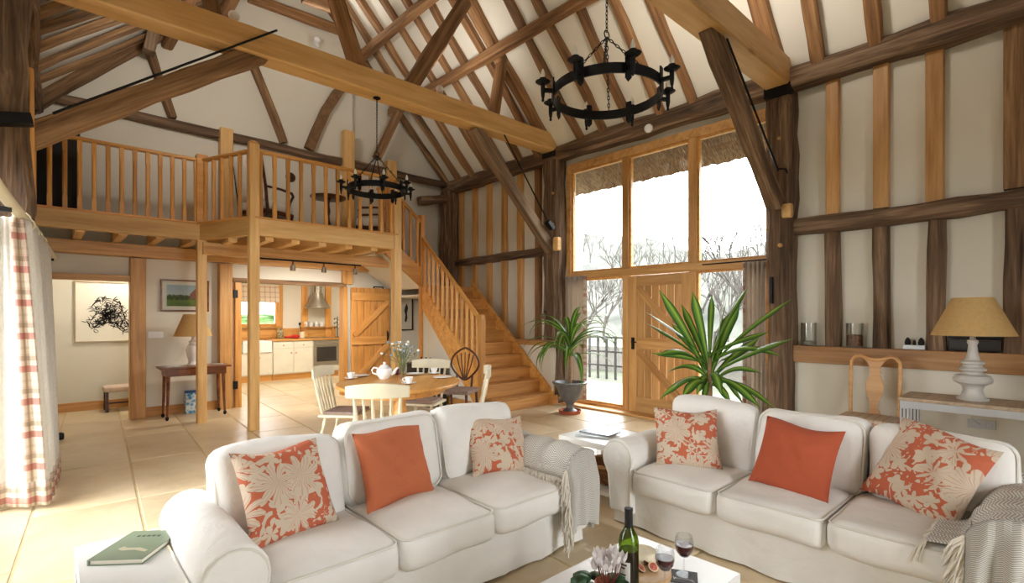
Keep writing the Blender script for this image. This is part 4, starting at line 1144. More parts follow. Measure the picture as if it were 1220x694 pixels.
def stroke(pts, w=.0022):
    for a, b_ in zip(pts, pts[1:]):
        d = Vector((b_[0]-a[0], b_[1]-a[1], 0)); L = d.length or 1; nn = Vector((-d.y, d.x, 0))/L*w/2
        A = Vector((a[0], a[1], .0063)); B_ = Vector((b_[0], b_[1], .0063)); pr.add([A-nn, B_-nn, B_+nn, A+nn], [(0, 1, 2, 3)])
stroke([(-.036+.0012*k, -.022+.005*math.sin(k*.62)) for k in range(56)], .0013)
stroke([(-.040, -.012), (-.036, -.032), (-.030, -.014)]); stroke([(.026, -.028), (.036, -.024)])
stroke([(.028, -.034), (.040, -.034)])
obj('lettering', pr, plain('white_print', S(226, 226, 224), .6), c, smooth=False)
wineglass('glass of red wine standing on the slate coaster', (cp[0]+.014, cp[1]+.008, CT+.0065), None)
# cheese board with cheese and figs
p = on_ct(768, 684)
bd = thing('cheese_board', 'round pale wooden cheese board behind the bottle', 'board', p)
obj('disc', MB().lathe([(.0, 0), (.098, 0), (.102, .004), (.102, .018), (.098, .022), (0, .022)], 36), wood('beech_board', S(176, 140, 98), S(200, 166, 124), S(214, 184, 144), 12, .5, .05, knots=False), bd)
CHEESE = plain('cheese_rind', S(238, 226, 196), .8, var=.08, scale=30, bump=.3, bscale=60)
ch = MB().lathe([(.0, 0), (.050, 0), (.055, .008), (.056, .030), (.052, .040), (.044, .044), (0, .045)], 28)
tag(obj('cheese', ch, CHEESE, None, T(PZ(766, 664, CT+.03).x, PZ(766, 664, CT+.03).y, CT+.0225)), 'round pale cheese on the wooden board', 'cheese')
FIGS = plain('fig_skin', S(96, 60, 50), .5, var=.2, scale=20); FIGF = plain('fig_flesh', S(206, 110, 92), .5, var=.25, scale=90); FIGR = plain('fig_rim', S(232, 206, 170), .6)
def fig(label, x, y, rz, tilt):
    f = thing('fig', label, 'fig', M=T(x, y, CT+.0225+.012) @ RZ(rz) @ RX(tilt))
    obj('skin', MB().lathe([(0, -.016), (.012, -.013), (.019, -.004), (.021, .004), (.019, .0045)], 18), FIGS, f)
    obj('rim', MB().lathe([(.0205, .004), (.0205, .0052), (.016, .0056), (.0155, .0045)], 18), FIGR, f)
    obj('flesh', MB().lathe([(.0158, .0045), (.011, .0066), (0, .006)], 18), FIGF, f)
F3 = [PZ(px, py, CT+.035) for px, py in ((763, 676), (768.5, 668), (778, 675))]
fig('cut fig nearest the bottle on the board', F3[0].x, F3[0].y, R_(20), R_(38))
fig('cut fig lying behind the other two', F3[1].x, F3[1].y, R_(70), R_(30))
fig('cut fig nearest the wine glass on the board', F3[2].x, F3[2].y, R_(-30), R_(40))
# cyclamen
p = on_ct(724, 711)
cy = thing('cyclamen', 'white cyclamen in bloom with dark marbled leaves', 'plant', p)
CYL = plain('cyclamen_leaf', S(44, 84, 42), .5, var=.45, scale=40); CYP = translucent('white_petal', S(244, 238, 238), .35); CYS = plain('cyclamen_stalk', S(110, 52, 40), .6)
obj('pot', MB().lathe([(.036, 0), (.045, .05), (.048, .055), (.044, .055), (.04, .045), (0, .045)], 20), plain('terracotta_pot', S(170, 98, 66), .8), cy)
rs = random.Random(21)
for k in range(16):
    a = k*2.4; r = .045+.045*rs.random(); h = .055+.025*rs.random()
    c0 = Vector((r*math.cos(a), r*math.sin(a), h)); s_ = .026+.012*rs.random()
    mb = MB(); mb.grid(lambda u, v: tuple(c0 + Vector((math.cos(a), math.sin(a), 0))*((u-.35)*2*s_) + Vector((-math.sin(a), math.cos(a), 0))*((v-.5)*2*s_*math.sqrt(max(.02, 1-(2*u-1)**2))) + Vector((0, 0, -.012*(2*u-1)**2-.016*(2*v-1)**2-.012*u))), 6, 6)
    obj('leaf', mb, CYL, cy, thick=.001)
for k in range(16):
    a = k*2.39+.3; r = .012+.045*math.sqrt(rs.random()); h = .10+.045*rs.random()
    tip = Vector((r*math.cos(a), r*math.sin(a), h))
    st_ = obj('stalk', MB().tube([(0.2*tip.x, .2*tip.y, .04), (tip.x*.8, tip.y*.8, h*.7), tuple(tip)], .0018, 5), CYS, cy)
    mb = MB()
    for q in range(5):
        b0 = q*1.257+k; dirv = Vector((math.cos(b0), math.sin(b0), 0)); sd_ = Vector((-math.sin(b0), math.cos(b0), 0))
        mb.grid(lambda u, v: tuple(tip + dirv*(.006+.012*u) + sd_*((v-.5)*.018*math.sin(math.pi*(.12+.8*u))) + Vector((0, 0, .034*u+.004*math.sin(v*6)))), 5, 3)
    obj('flower', mb, CYP, cy)

# ================================================================== CHANDELIERS
BULB = plain('frosted_bulb', S(236, 232, 222), .25, var=.02)
def chain(pts_a, pts_b, n, parent, name='chain', r=.0035, lk=.02):
    """real links, alternately turned, joined into one part"""
    a = Vector(pts_a); b = Vector(pts_b); mb = MB(); d = (b-a); L = d.length; n = max(2, int(L/(lk*1.5))); M0 = frame_M(a, b)
    for i in range(n):
        c = (i+.5)/n*L; pts = []
        for k in range(8):
            t = k*math.pi/4; x = c + lk*math.cos(t); s = lk*.42*math.sin(t)
            pts.append(M0 @ Vector((x, s if i % 2 else 0, 0 if i % 2 else s)))
        mb.tube(pts, r, 4, True)
    o = obj(name, mb, IRON, parent); o['kind'] = 'stuff'
    return o
def chandelier(label, cx_, cy_, z, ztop, Rr, rot):
    c = thing('chandelier', label, 'chandelier', (cx_, cy_, z))
    N = 56; band = MB(); vs = []
    for k in range(N):
        a = 2*math.pi*k/N
        for r, zz in ((Rr-.006, -.035), (Rr+.006, -.035), (Rr+.006, .035), (Rr-.006, .035)): vs.append((r*math.cos(a), r*math.sin(a), zz))
    fs = [((k*4+q), (k*4+(q+1) % 4), (((k+1) % N)*4+(q+1) % 4), (((k+1) % N)*4+q)) for k in range(N) for q in range(4)]
    obj('ring', band.add(vs, fs), IRON, c)
    for k in range(8):
        a = rot + 2*math.pi*k/8; M = T(0, 0, 0) @ RZ(a) @ T(Rr, 0, 0)
        # upright strap with a pointed foot, bracket, drip pan, cup, drop and bulb
        arm = obj('candle_arm', MB().prism([(-.022, -.07), (0, -.095), (.022, -.07), (.022, .085), (-.022, .085)], .006, .016, 'x')
                  .box(.016, .085, -.011, .011, -.02, .006), IRON, c, M, smooth=False)
        p = T(.085, 0, 0)
        obj('drip_pan', MB().lathe([(0, .035), (.03, .037), (.054, .052), (.056, .054), (.03, .043), (0, .041)], 18), IRON, arm, p)
        obj('drop', MB().lathe([(.0, -.095), (.011, -.085), (.008, -.07), (.013, -.05), (.016, -.02), (.016, .036)], 12), IRON, arm, p)
        obj('candle_cup', MB().lathe([(.012, .04), (.024, .052), (.026, .078), (.02, .08), (.014, .078), (.0, .078)], 14), IRON, arm, p)
        obj('bulb', MB().lathe([(.012, .078), (.016, .095), (.0165, .108), (.011, .128), (.004, .146), (0, .148)], 14), BULB, arm, p)
    hub = .42
    for k in range(4):
        a = rot + math.pi/8 + math.pi/2*k
        chain((Rr*math.cos(a), Rr*math.sin(a), .03), (0, 0, hub), 12, c)
    obj('hub_ring', MB().tube([(.03*math.cos(k*.785), 0, hub+.02+.03*math.sin(k*.785)) for k in range(8)], .005, 6, True), IRON, c)
    chain((0, 0, hub+.04), (0, 0, ztop-z-.03), 20, c)
    obj('ceiling_hook', MB().lathe([(.045, ztop-z-.004), (.045, ztop-z-.014), (.012, ztop-z-.03), (0, ztop-z-.045)], 16), IRON, c)
    return c
q1 = CW(.635, 3.84)
chandelier('large black iron ring chandelier with eight candle bulbs above the right sofa', q1[0], q1[1]-.1, 3.05, 3.97, .40, R_(12))
q2 = PY(449, 215, 5.72)
chandelier('smaller-looking black iron ring chandelier hanging before the gallery rail', q2.x, 5.72, 2.955, 4.09, .335, R_(28))

# ================================================================== PLANTS
LEAF = translucent('glossy_leaf', S(62, 104, 32), .25, .35)
def leaf_mat():
    t = NT('dracaena_leaf'); tc = t.n('ShaderNodeTexCoord'); sp = t.n('ShaderNodeSeparateXYZ'); t.t.links.new(tc.outputs['UV'], sp.inputs[0])
    c = t.ramp(t.math('ABSOLUTE', t.math('SUBTRACT', sp.outputs[1], .5)), [(0, S(160, 186, 76)), (.16, S(104, 146, 56)), (.36, S(54, 98, 40)), (.5, S(38, 74, 30))])
    t.set(t.b.inputs['Base Color'], c); t.b.inputs['Roughness'].default_value = .3
    tl = t.n('ShaderNodeBsdfTranslucent'); t.set(tl.inputs[0], c); mx = t.n('ShaderNodeMixShader'); mx.inputs[0].default_value = .3
    t.t.links.new(t.b.outputs[0], mx.inputs[1]); t.t.links.new(tl.outputs[0], mx.inputs[2]); t.t.links.new(mx.outputs[0], t.out.inputs[0]); return t.m
DLEAF = leaf_mat()
TRUNK = plain('cane_trunk', S(150, 116, 80), .8, var=.2, scale=40, bump=.4, bscale=60)
def leaf(parent, base, az, elev, L, wid, droop, seed=0):
    """strap leaf leaving base at az/elev, its tip pulled down"""
    rs = random.Random(seed); n = 10
    pts = [Vector(base)]; e = elev; h = Vector((math.cos(az), math.sin(az), 0))
    tw = rs.uniform(-.15, .15)
    for i in range(n):
        e -= droop/n*(.4+1.4*i/n)
        pts.append(pts[-1] + (h*math.cos(e) + Vector((0, 0, math.sin(e))))*(L/n))
    side0 = Vector((-math.sin(az), math.cos(az), 0))
    def fn(u, v):
        k = min(int(u*n), n-1); s = u*n-k; p = pts[k]+(pts[k+1]-pts[k])*s
        w = wid*(.35 + .65*math.sin(math.pi*min(1, u*1.15+.08)))*(1 if u < .72 else max(.04, (1-u)/.28))
        side = side0 + h*tw*u; side.normalize()
        return tuple(p + side*(v-.5)*w + Vector((0, 0, abs(v-.5)*w*.35)))
    o = obj('leaf', MB().grid(fn, 14, 4), DLEAF, parent, ang=80); uvgrid(o, 14, 4)
    return o
# left plant in a grey urn on a terracotta saucer
ub = PZ(679, 492)
UR = plain('grey_lead_urn', S(112, 112, 114), .5, .2, .12, 14, .2, 40)
sc_ = obj('plant_saucer', MB().lathe([(0, 0), (.15, 0), (.165, .05), (.158, .052), (.145, .012), (0, .012)], 28), plain('terracotta_clay', S(176, 92, 60), .8, var=.1), None, T(ub.x, ub.y, .001))
tag(sc_, 'terracotta saucer under the grey urn by the stair', 'saucer')
pl1 = thing('potted_dracaena', 'bushy dracaena in a grey urn between stair and window', 'plant', (ub.x, ub.y, .014))
obj('urn', MB().lathe([(.10, 0), (.105, .03), (.06, .06), (.05, .10), (.06, .13), (.10, .17), (.155, .25), (.185, .34), (.21, .40), (.255, .425), (.26, .44), (.22, .445), (.19, .40), (0, .39)], 32), UR, pl1)
obj('soil', MB().lathe([(0, .405), (.19, .40), (.19, .39)], 20), plain('potting_soil', S(60, 44, 34), .95), pl1)
for k, (dx, dy, hh) in enumerate(((0, 0, .82), (.05, .03, .72))):
    obj('cane', MB().tube([(dx*.5, dy*.5, .39), (dx, dy, hh), (dx*1.1, dy*1.1, hh+.18)], [.022, .018, .012], 8), TRUNK, pl1)
rs = random.Random(2)
for k in range(34):
    az = k*2.4+rs.uniform(-.3, .3); lvl = rs.random()
    leaf(pl1, (.02*math.cos(az), .02*math.sin(az), .80+.26*lvl), az, R_(20+58*lvl), .82+.22*rs.random(), .075, R_(105+35*rs.random()), k)
# right plant behind the sofa
pb = PX(845, 440, 4.55)
pl2 = thing('potted_dracaena', 'tall dracaena with long arching leaves behind the right sofa', 'plant', (pb.x, pb.y, 0))
obj('pot', MB().lathe([(.12, 0), (.14, .02), (.17, .36), (.185, .40), (.17, .42), (.15, .38), (0, .38)], 28), UR, pl2)
obj('cane', MB().tube([(0, 0, .38), (.005, 0, .7), (0, 0, 1.02)], [.03, .027, .018], 10), TRUNK, pl2)
LV = [(785, 345, .0), (768, 371, .03), (825, 347, -.1), (866, 355, .08), (892, 340, -.05), (945, 355, .1), (945, 403, .0), (917, 395, -.18), (776, 420, .12), (783, 424, -.15), (801, 462, -.2), (785, 476, .15),
      (838, 480, -.25), (888, 485, -.15), (925, 488, .1), (848, 350, .2), (907, 487, -.3), (812, 475, -.3), (860, 470, -.35), (800, 385, .3), (905, 402, .3), (826, 395, .35), (870, 372, .35), (880, 430, .25), (822, 440, .2), (770, 385, -.2), (792, 445, -.1), (908, 445, -.2), (932, 425, .05), (812, 362, .15), (882, 358, .2), (830, 470, -.1), (872, 482, -.1)]
n0 = Vector((pb.x, pb.y, 0)); vd = Vector((FW[0], FW[1], 0)); rt = Vector((RT[0], RT[1], 0))
for k, (px, py, dd) in enumerate(LV):
    dep0 = n0.dot(vd); tip = CW((px-CX)/FPX*(dep0+dd), dep0+dd); tz = CAMH + (CY-py)/FPX*(dep0+dd)
    t_ = Vector((tip[0], tip[1], tz)) - n0
    base = Vector((0, 0, .80 + .26*((k*7) % 10)/10 if tz > .9 else .72 + .15*((k*3) % 5)/5))
    d = t_ - base; hz = Vector((d.x, d.y, 0)); hd = hz.normalized() if hz.length > .02 else rt
    rise = .16 + .12*hz.length if tz < 1.05 else .05
    mid = base + hz*.45 + Vector((0, 0, max(d.z*.55 + rise, .1)))
    n = 12
    cur = [base*(1-u)**2 + mid*2*u*(1-u) + t_*u*u for u in [i/n for i in range(n+1)]]
    side = Vector((-hd.y, hd.x, 0)); wid = .085
    if abs(side.dot(rt)) < .25: side = (side + rt*.5).normalized()
    def fn(u, v):
        k_ = min(int(u*n), n-1); s = u*n-k_; p = cur[k_]+(cur[k_+1]-cur[k_])*s
        w = wid*(.22 + .78*math.sin(math.pi*min(.62, u*.62)/1.0)**1.2)*(1 if u < .78 else max(.04, (1-u)/.22))
        tg = (cur[k_+1]-cur[k_]).normalized(); nn = side.cross(tg); sd2 = (side*.8 + nn*.6*(1 if (k % 2) else -1)).normalized()
        return tuple(p + sd2*(v-.5)*w + nn*abs(v-.5)*w*.3)
    o = obj('leaf', MB().grid(fn, 16, 4), DLEAF, pl2, ang=80); uvgrid(o, 16, 4)

# ================================================================== CURTAINS
def curtain(name, label, p0, p1, z0, z1, folds, depth, mat, lead=None, seed=1, spread=(0, 0), pleat_h=.0):
    """hanging cloth from p0 to p1 (xy), wavy in plan"""
    rs = random.Random(seed); a = Vector((p0[0], p0[1], 0)); b = Vector((p1[0], p1[1], 0)); d = b-a; L = d.length; d.normalize(); nrm = Vector((-d.y, d.x, 0))
    t = thing(name, label, 'curtain', (p0[0], p0[1], z0)); Mi = wm(t).inverted()
    ph = rs.uniform(0, 6)
    def fn(u, v, extra=0.0):
        s = u*L*(1 + spread[0]*(1-v)) + spread[1]*(1-v)
        amp = depth*(.75+.35*(1-v))
        w = amp*math.sin(u*folds*2*math.pi+ph+.5*math.sin(v*2.2)) + amp*.3*math.sin(u*folds*4.3*math.pi+ph*2)
        return tuple(a + d*s + nrm*(w+extra) + Vector((0, 0, z0+(z1-z0)*v)))
    nu = folds*12
    o = obj('cloth', MB().grid(lambda u, v: fn(u, v), nu, 16), mat, t, Mi, thick=.006, ang=80)
    if lead:
        u0, u1, m = lead
        o2 = obj('border', MB().grid(lambda u, v: fn(u0+(u1-u0)*u, v, .008), 14, 16), m, t, Mi, thick=.004, ang=80)
        uvgrid(o2, 14, 16, .5, 1.6)
        o3 = obj('border', MB().grid(lambda u, v: fn(u0+(u1-u0)*u, v, -.008), 14, 16), m, t, Mi, thick=.004, ang=80)
        uvgrid(o3, 14, 16, .5, 1.6)
    return t
ya = PX(697, 400, 6.12).y; 
curtain('curtain', 'taupe curtain with plaid edge gathered beside the dark post left of the window', (6.16, 5.44), (6.16, ya), .10, 2.04, 4, .03, CTAUPE, (.86, 1.0, PLAID), 2)
yb_ = PX(884, 400, 6.12).y
curtain('curtain', 'taupe curtain with plaid edge gathered at the right of the window', (6.14, 2.36), (6.14, yb_), .08, 2.05, 5, .032, CTAUPE, (.88, 1.0, PLAID), 5)
# big left curtain: white lining outside, plaid leading edge, on a cream pole
pole = thing('curtain_pole', 'cream curtain pole with the big curtain at the left edge', 'curtain pole', (-.2, 4.17, 2.13))
obj('rod', MB().tube([(-.04, -.7, 0), (.26, 4.18, 0)], .034, 14), CREAMP, pole)
obj('finial', MB().lathe([(.036, 0), (.045, .02), (.05, .05), (.03, .085), (0, .09)], 16), CREAMP, pole, T(.26, 4.18, 0) @ RX(R_(-90)))
for y in (1.02, 1.3, 1.6, 1.95, 2.4): obj('ring', MB().tube([(-.2+.2+y*.0627-.0, y, 0) if False else (.0627*y + .05*math.cos(k*.5236), y, -.012+.05*math.sin(k*.5236)) for k in range(12)], .006, 6, True), CREAMP, pole)
for y in (.4, 4.05): obj('bracket', MB().box(-.30, .0627*y+.01, y-.02, y+.02, -.06, -.03), IRON, pole)
cu = thing('curtain', 'long white-lined curtain with red and tan plaid border at the left edge', 'curtain', (-.12, 5.2, 0)); Mi = wm(cu).inverted()
def big(u, v, ex=0.0):
    # u 0..0.6: the leading part swung across toward the room; 0.6..1: gathered along the wall; v: 0 hem .. 1 pole
    w = v**1.15
    if u < .6:
        k = u/.6
        xb, yb = -.40+.40*k, 5.26-.24*k; xt, yt = -.34+.22*k, 5.02
        fo = .022*math.sin(k*15+.4)*(1-.5*w) + .012*math.sin(k*31)
        return (xb*(1-w)+xt*w, yb*(1-w)+yt*w+fo-ex, .03+2.07*v)
    k = (u-.6)/.4
    xb, yb = .07*k, 5.02+.85*k; yt = 5.02+2.0*k; xt = -.205+.0627*(yt-4.17)+.03
    fo = .03*math.sin(k*26)*(.6+.4*w)
    return (xb*(1-w)+xt*w+fo+ex, yb*(1-w)+yt*w, .03+2.07*v)
obj('lining', MB().grid(lambda u, v: big(u*.42, v), 40, 24), LINING, cu, Mi, thick=.006, ang=80)
o = obj('border', MB().grid(lambda u, v: big(.42+.18*u, v, .004), 40, 24), PLAID, cu, Mi, thick=.006, ang=80); uvgrid(o, 40, 24, .30, 1.9)
obj('lining', MB().grid(lambda u, v: big(.6+.4*u, v), 60, 24), LINING, cu, Mi, thick=.006, ang=80)
o = obj('hem_border', MB().grid(lambda u, v: big(u*.6, .085*v, .009), 60, 4), PLAID, cu, Mi, thick=.004, ang=80); uvgrid(o, 60, 4, .9, .17)
o = obj('hem_border', MB().grid(lambda u, v: big(.6+.4*u, .085*v, .007), 60, 4), PLAID, cu, Mi, thick=.004, ang=80); uvgrid(o, 60, 4, .9, .17)

# ================================================================== DINING GROUP
tc_ = CW(-1.13, 5.12); TC = (tc_[0], tc_[1])
dt = thing('dining_table', 'oval honey-coloured wooden dining table laid for tea', 'table', (TC[0], TC[1], 0), rz=R_(90)-YAW)
def oval(r0, r1, n=40): return [(r0*math.cos(2*math.pi*k/n), r1*math.sin(2*math.pi*k/n)) for k in range(n)]
obj('top', MB().prism(oval(.74, .60), .722, .752, 'z'), HONEY, dt, bev=.008, ang=50)
obj('apron', MB().prism(oval(.58, .45), .65, .722, 'z'), HONEY, dt, ang=50)
obj('pedestal', MB().lathe([(.11, .10), (.10, .14), (.06, .18), (.075, .3), (.09, .42), (.06, .5), (.055, .58), (.12, .65)], 24), HONEY, dt)
for k in range(4):
    a = k*math.pi/2+.78; obj('foot', MB().tube([(.05*math.cos(a), .05*math.sin(a), .15), (.25*math.cos(a), .25*math.sin(a), .11), (.42*math.cos(a), .42*math.sin(a), .035)], [.045, .04, .035], 8), HONEY, dt)
CREAMC = plain('cream_chair_paint', S(216, 206, 178), .5, var=.04)
SEATF = plain('mauve_seat_pad', S(150, 128, 116), .9, var=.1, scale=20)
def spindle_chair(label, loc, rz):
    """faces local -y ; back at +y"""
    c = thing('dining_chair', label, 'chair', (loc[0], loc[1], 0), rz, 'cream spindle-back chairs at the dining table')
    obj('seat', MB().rbox((0, 0, .44), (.42, .40, .035), .017, 6), CREAMC, c, merge=True)
    obj('seat_pad', MB().rbox((0, -.01, .468), (.36, .34, .03), .014, 6), SEATF, c, merge=True)
    for sx in (-1, 1):
        for sy in (-1, 1):
            b = (sx*.15, sy*.14, .43); f = (sx*.20, sy*.20+(.02 if sy > 0 else 0), .0)
            P = lambda t: tuple(b[i]+(f[i]-b[i])*t for i in range(3))
            obj('leg', MB().tube([P(0), P(.15), P(.3), P(.45), P(.6), P(.8), P(1)], [.015, .021, .014, .022, .017, .019, .013], 10), CREAMC, c)
        obj('stretcher', MB().tube([(sx*.178, -.17, .20), (sx*.178, 0, .20), (sx*.178, .18, .20)], [.009, .015, .009], 8), CREAMC, c)
    obj('stretcher', MB().tube([(-.178, 0, .20), (0, 0, .20), (.178, 0, .20)], [.009, .015, .009], 8), CREAMC, c)
    top = lambda x: (x*1.12, .27 - .035*(x/.2)**2 + .0, .80)
    for k in range(6):
        x = -.15+.06*k; t3 = top(x); b3 = (x, .175, .455)
        P = lambda t: tuple(b3[i]+(t3[i]-b3[i])*t for i in range(3))
        r = .017 if k in (0, 5) else .012
        obj('spindle', MB().tube([P(0), P(.25), P(.4), P(.55), P(.8), P(1)], [r*.7, r, r*.75, r*1.15, r*.8, r*.7], 8), CREAMC, c)
    mb = MB(); N = 12; vs = []
    for i in range(N+1):
        u = -1+2*i/N; x = u*.235; y = .275-.045*u*u
        h = .055*(1-.25*u*u)+.005; zc = .845 + .012*(1-u*u)
        for yy, zz in ((y-.011, zc-h), (y+.011, zc-h), (y+.015, zc+h*.9), (y-.007, zc+h*.9)): vs.append((x, yy, zz))
    fs = [(i*4+q, i*4+(q+1) % 4, (i+1)*4+(q+1) % 4, (i+1)*4+q) for i in range(N) for q in range(4)] + [(3, 2, 1, 0), (N*4, N*4+1, N*4+2, N*4+3)]
    obj('top_rail', mb.add(vs, fs), CREAMC, c, bev=.006)
    return c
def face(p, t): return math.atan2(t[1]-p[1], t[0]-p[0]) + math.pi/2      # turns local -y toward t
for lab, (lat, dep), dyaw in (('cream spindle-back chair nearest the sofa, seen from behind', (-1.02, 4.0), 0), ('cream spindle-back chair at the kitchen end of the dining table', (-1.66, 5.08), -.15),
                        ('cream spindle-back chair at the far side, behind the flowers', (-1.0, 5.72), .0), ('cream spindle-back chair at the stair end of the dining table', (-.50, 5.12), .1)):
    p = CW(lat, dep); spindle_chair(lab, p, face(p, TC)+dyaw)
# dark shield-back chair by the stair
p = CW(-.70, 6.55); dcm = face(p, TC)
dc = thing('shield_back_chair', 'dark mahogany shield-back chair beside the stair string', 'chair', (p[0], p[1], 0), dcm)
obj('seat', MB().rbox((0, 0, .45), (.45, .42, .06), .02, 6), SEATF, dc, merge=True)
for sx in (-1, 1):
    obj('leg', MB().tube([(sx*.19, -.18, .43), (sx*.19, -.18, 0)], [.02, .013], 6), MAHOG, dc)
    obj('leg', MB().tube([(sx*.18, .19, .43), (sx*.18, .25, 0)], [.02, .015], 6), MAHOG, dc)
shp = []
for k in range(25):
    a = math.pi*2*k/24 - math.pi/2; x = .20*math.cos(a); z = .76+.20*math.sin(a)
    if math.sin(a) < 0: x *= (1-.45*abs(math.sin(a))**1.3)
    z += .025*math.exp(-(x/.06)**2) if math.sin(a) > 0 else 0
    shp.append((x, .23+.06*(z-.5), z))
obj('shield_frame', MB().tube(shp[:-1], .014, 8, True), MAHOG, dc)
for sx in (-1, 1): obj('back_post', MB().tube([(sx*.10, .22, .44), (sx*.11, .235, .62)], .015, 6), MAHOG, dc)
for k in range(5):
    x = -.08+.04*k; obj('splat_bar', MB().tube([(x*.25, .235, .57), (x*1.1, .245, .76), (x*1.5, .255, .93-.5*abs(x))], .008, 6), MAHOG, dc)
# tea things
TZ = .7535
def on_t(px, py): q = PZ(px, py, TZ); return (q.x, q.y, TZ)
def cup_set(label, px, py, plate=False):
    p = on_t(px, py); rz = random.uniform(0, 6)
    s = obj('saucer', MB().lathe([(0, .003), (.03, .0), (.072, .012), (.074, .015), (.035, .006), (0, .006)], 24), CERAM, None, T(*p)); tag(s, 'white saucer under the ' + label, 'saucer')
    c = thing('teacup', label, 'cup', M=T(p[0], p[1], p[2]+.0065) @ RZ(rz))
    obj('bowl', MB().lathe([(.02, 0), (.022, .004), (.034, .03), (.042, .06), (.04, .06), (.032, .03), (.0, .008)], 24), CERAM, c)
    obj('handle', MB().tube([(.036, 0, .048), (.056, 0, .05), (.062, 0, .035), (.052, 0, .02), (.032, 0, .018)], .004, 6), CERAM, c)
cup_set('white teacup at the kitchen end of the dining table', 418, 451)
cup_set('white teacup in front of the teapot', 487, 457)
cup_set('white teacup at the far right of the flowers', 517, 445)
for px, py, l in ((430, 448, 'white plate behind the kitchen-end teacup'), (527, 450, 'white plate at the stair end of the dining table'), (494, 446, 'white plate at the far side of the dining table')):
    tag(obj('plate', MB().lathe([(0, .003), (.05, .0), (.095, .012), (.097, .016), (.05, .006), (0, .006)], 28), CERAM, None, T(*on_t(px, py))), l, 'plate')
p = on_t(458, 451)
tp = thing('teapot', 'white china teapot on the dining table', 'teapot', M=T(*p) @ RZ(-YAW))
obj('body', MB().lathe([(.045, 0), (.05, .006), (.075, .04), (.085, .075), (.075, .11), (.05, .128), (.045, .13)], 28), CERAM, tp)
obj('lid', MB().lathe([(.05, .129), (.04, .142), (.015, .150), (.012, .158), (.018, .167), (.012, .176), (0, .178)], 20), CERAM, tp)
obj('spout', MB().tube([(.07, 0, .05), (.105, 0, .065), (.12, 0, .10), (.14, 0, .118)], [.022, .018, .012, .010], 10), CERAM, tp)
obj('handle', MB().tube([(-.07, 0, .11), (-.11, 0, .118), (-.13, 0, .09), (-.12, 0, .06), (-.078, 0, .045)], .008, 8), CERAM, tp)
p = on_t(480, 450)
vs_ = thing('flower_vase', 'glass vase of blue-green and white flowers on the dining table', 'flowers', p)
obj('vase', MB().lathe([(.035, 0), (.04, .004), (.042, .05), (.038, .11), (.045, .15), (.043, .15), (.036, .11), (.038, .05), (0, .008)], 22), CLEAR, vs_)
EUC = plain('eucalyptus_green', S(120, 146, 134), .7, var=.2, scale=30); STALKG = plain('flower_stalk', S(110, 128, 80), .7); WFL = plain('white_blossom', S(236, 238, 230), .8); BFL = plain('thistle_blue', S(136, 158, 168), .8)
rs = random.Random(17)
for k in range(20):
    a = rs.uniform(0, 6.28); sp_ = .05+.17*rs.random(); h = .24+.15*rs.random()
    tip = Vector((sp_*math.cos(a), sp_*math.sin(a), h))
    stm = obj('stem', MB().tube([(0, 0, .03), (tip.x*.25, tip.y*.25, .16), (tip.x*.7, tip.y*.7, h*.8), tuple(tip)], .0025, 5), STALKG, vs_)
    mb = MB()
    for q in range(9):
        t = .45+.5*rs.random(); c0 = Vector((tip.x*t*t, tip.y*t*t, .10+(h-.10)*t)) + Vector((rs.uniform(-.022, .022), rs.uniform(-.022, .022), rs.uniform(-.01, .02)))
        b1 = rs.uniform(0, 6.28); d1 = Vector((math.cos(b1), math.sin(b1), rs.uniform(-.2, .6)))*.016; d2 = Vector((-math.sin(b1), math.cos(b1), .1))*.009
        mb.add([c0-d1, c0+d2, c0+d1, c0-d2], [(0, 1, 2, 3)])
    obj('foliage', mb, EUC, stm, smooth=False)
    obj('blossom', MB().rbox(tuple(tip), (.028, .028, .026), .012, 4), WFL if k % 2 else BFL, stm, merge=True)
p = on_t(474, 446); tag(obj('jam_jar', MB().lathe([(.03, 0), (.033, .004), (.033, .05), (.028, .056), (.03, .058), (.03, .07), (0, .071)], 18), plain('dark_jam', S(84, 28, 26), .3), None, T(*p)), 'small dark red jar beside the teapot', 'jar')

# ================================================================== LAMPS
SHADE = translucent('ochre_lampshade', S(234, 200, 136), .35)
def table_lamp(label, loc, s, body, bmat, r0, r1, h, zs):
    l = thing('table_lamp', label, 'lamp', loc)
    obj('base', MB().lathe(body, 32), bmat, l)
    o = obj('shade', MB().lathe([(r0, zs), (r1, zs+h)], 40), SHADE, l, thick=.003)
    o.data.polygons.foreach_set('use_smooth', [True]*len(o.data.polygons))
    bmm = bmesh.new(); bmm.from_mesh(o.data); bmesh.ops.delete(bmm, geom=[f_ for f_ in bmm.faces if len(f_.verts) > 4], context='FACES'); bmm.to_mesh(o.data); bmm.free()
    obj('shade_carrier', MB().tube([(0, 0, zs-.03), (0, 0, zs+h-.02)], .006, 6).tube([(-r1, 0, zs+h-.02), (r1, 0, zs+h-.02)], .003, 5), IRON, l)
    return l
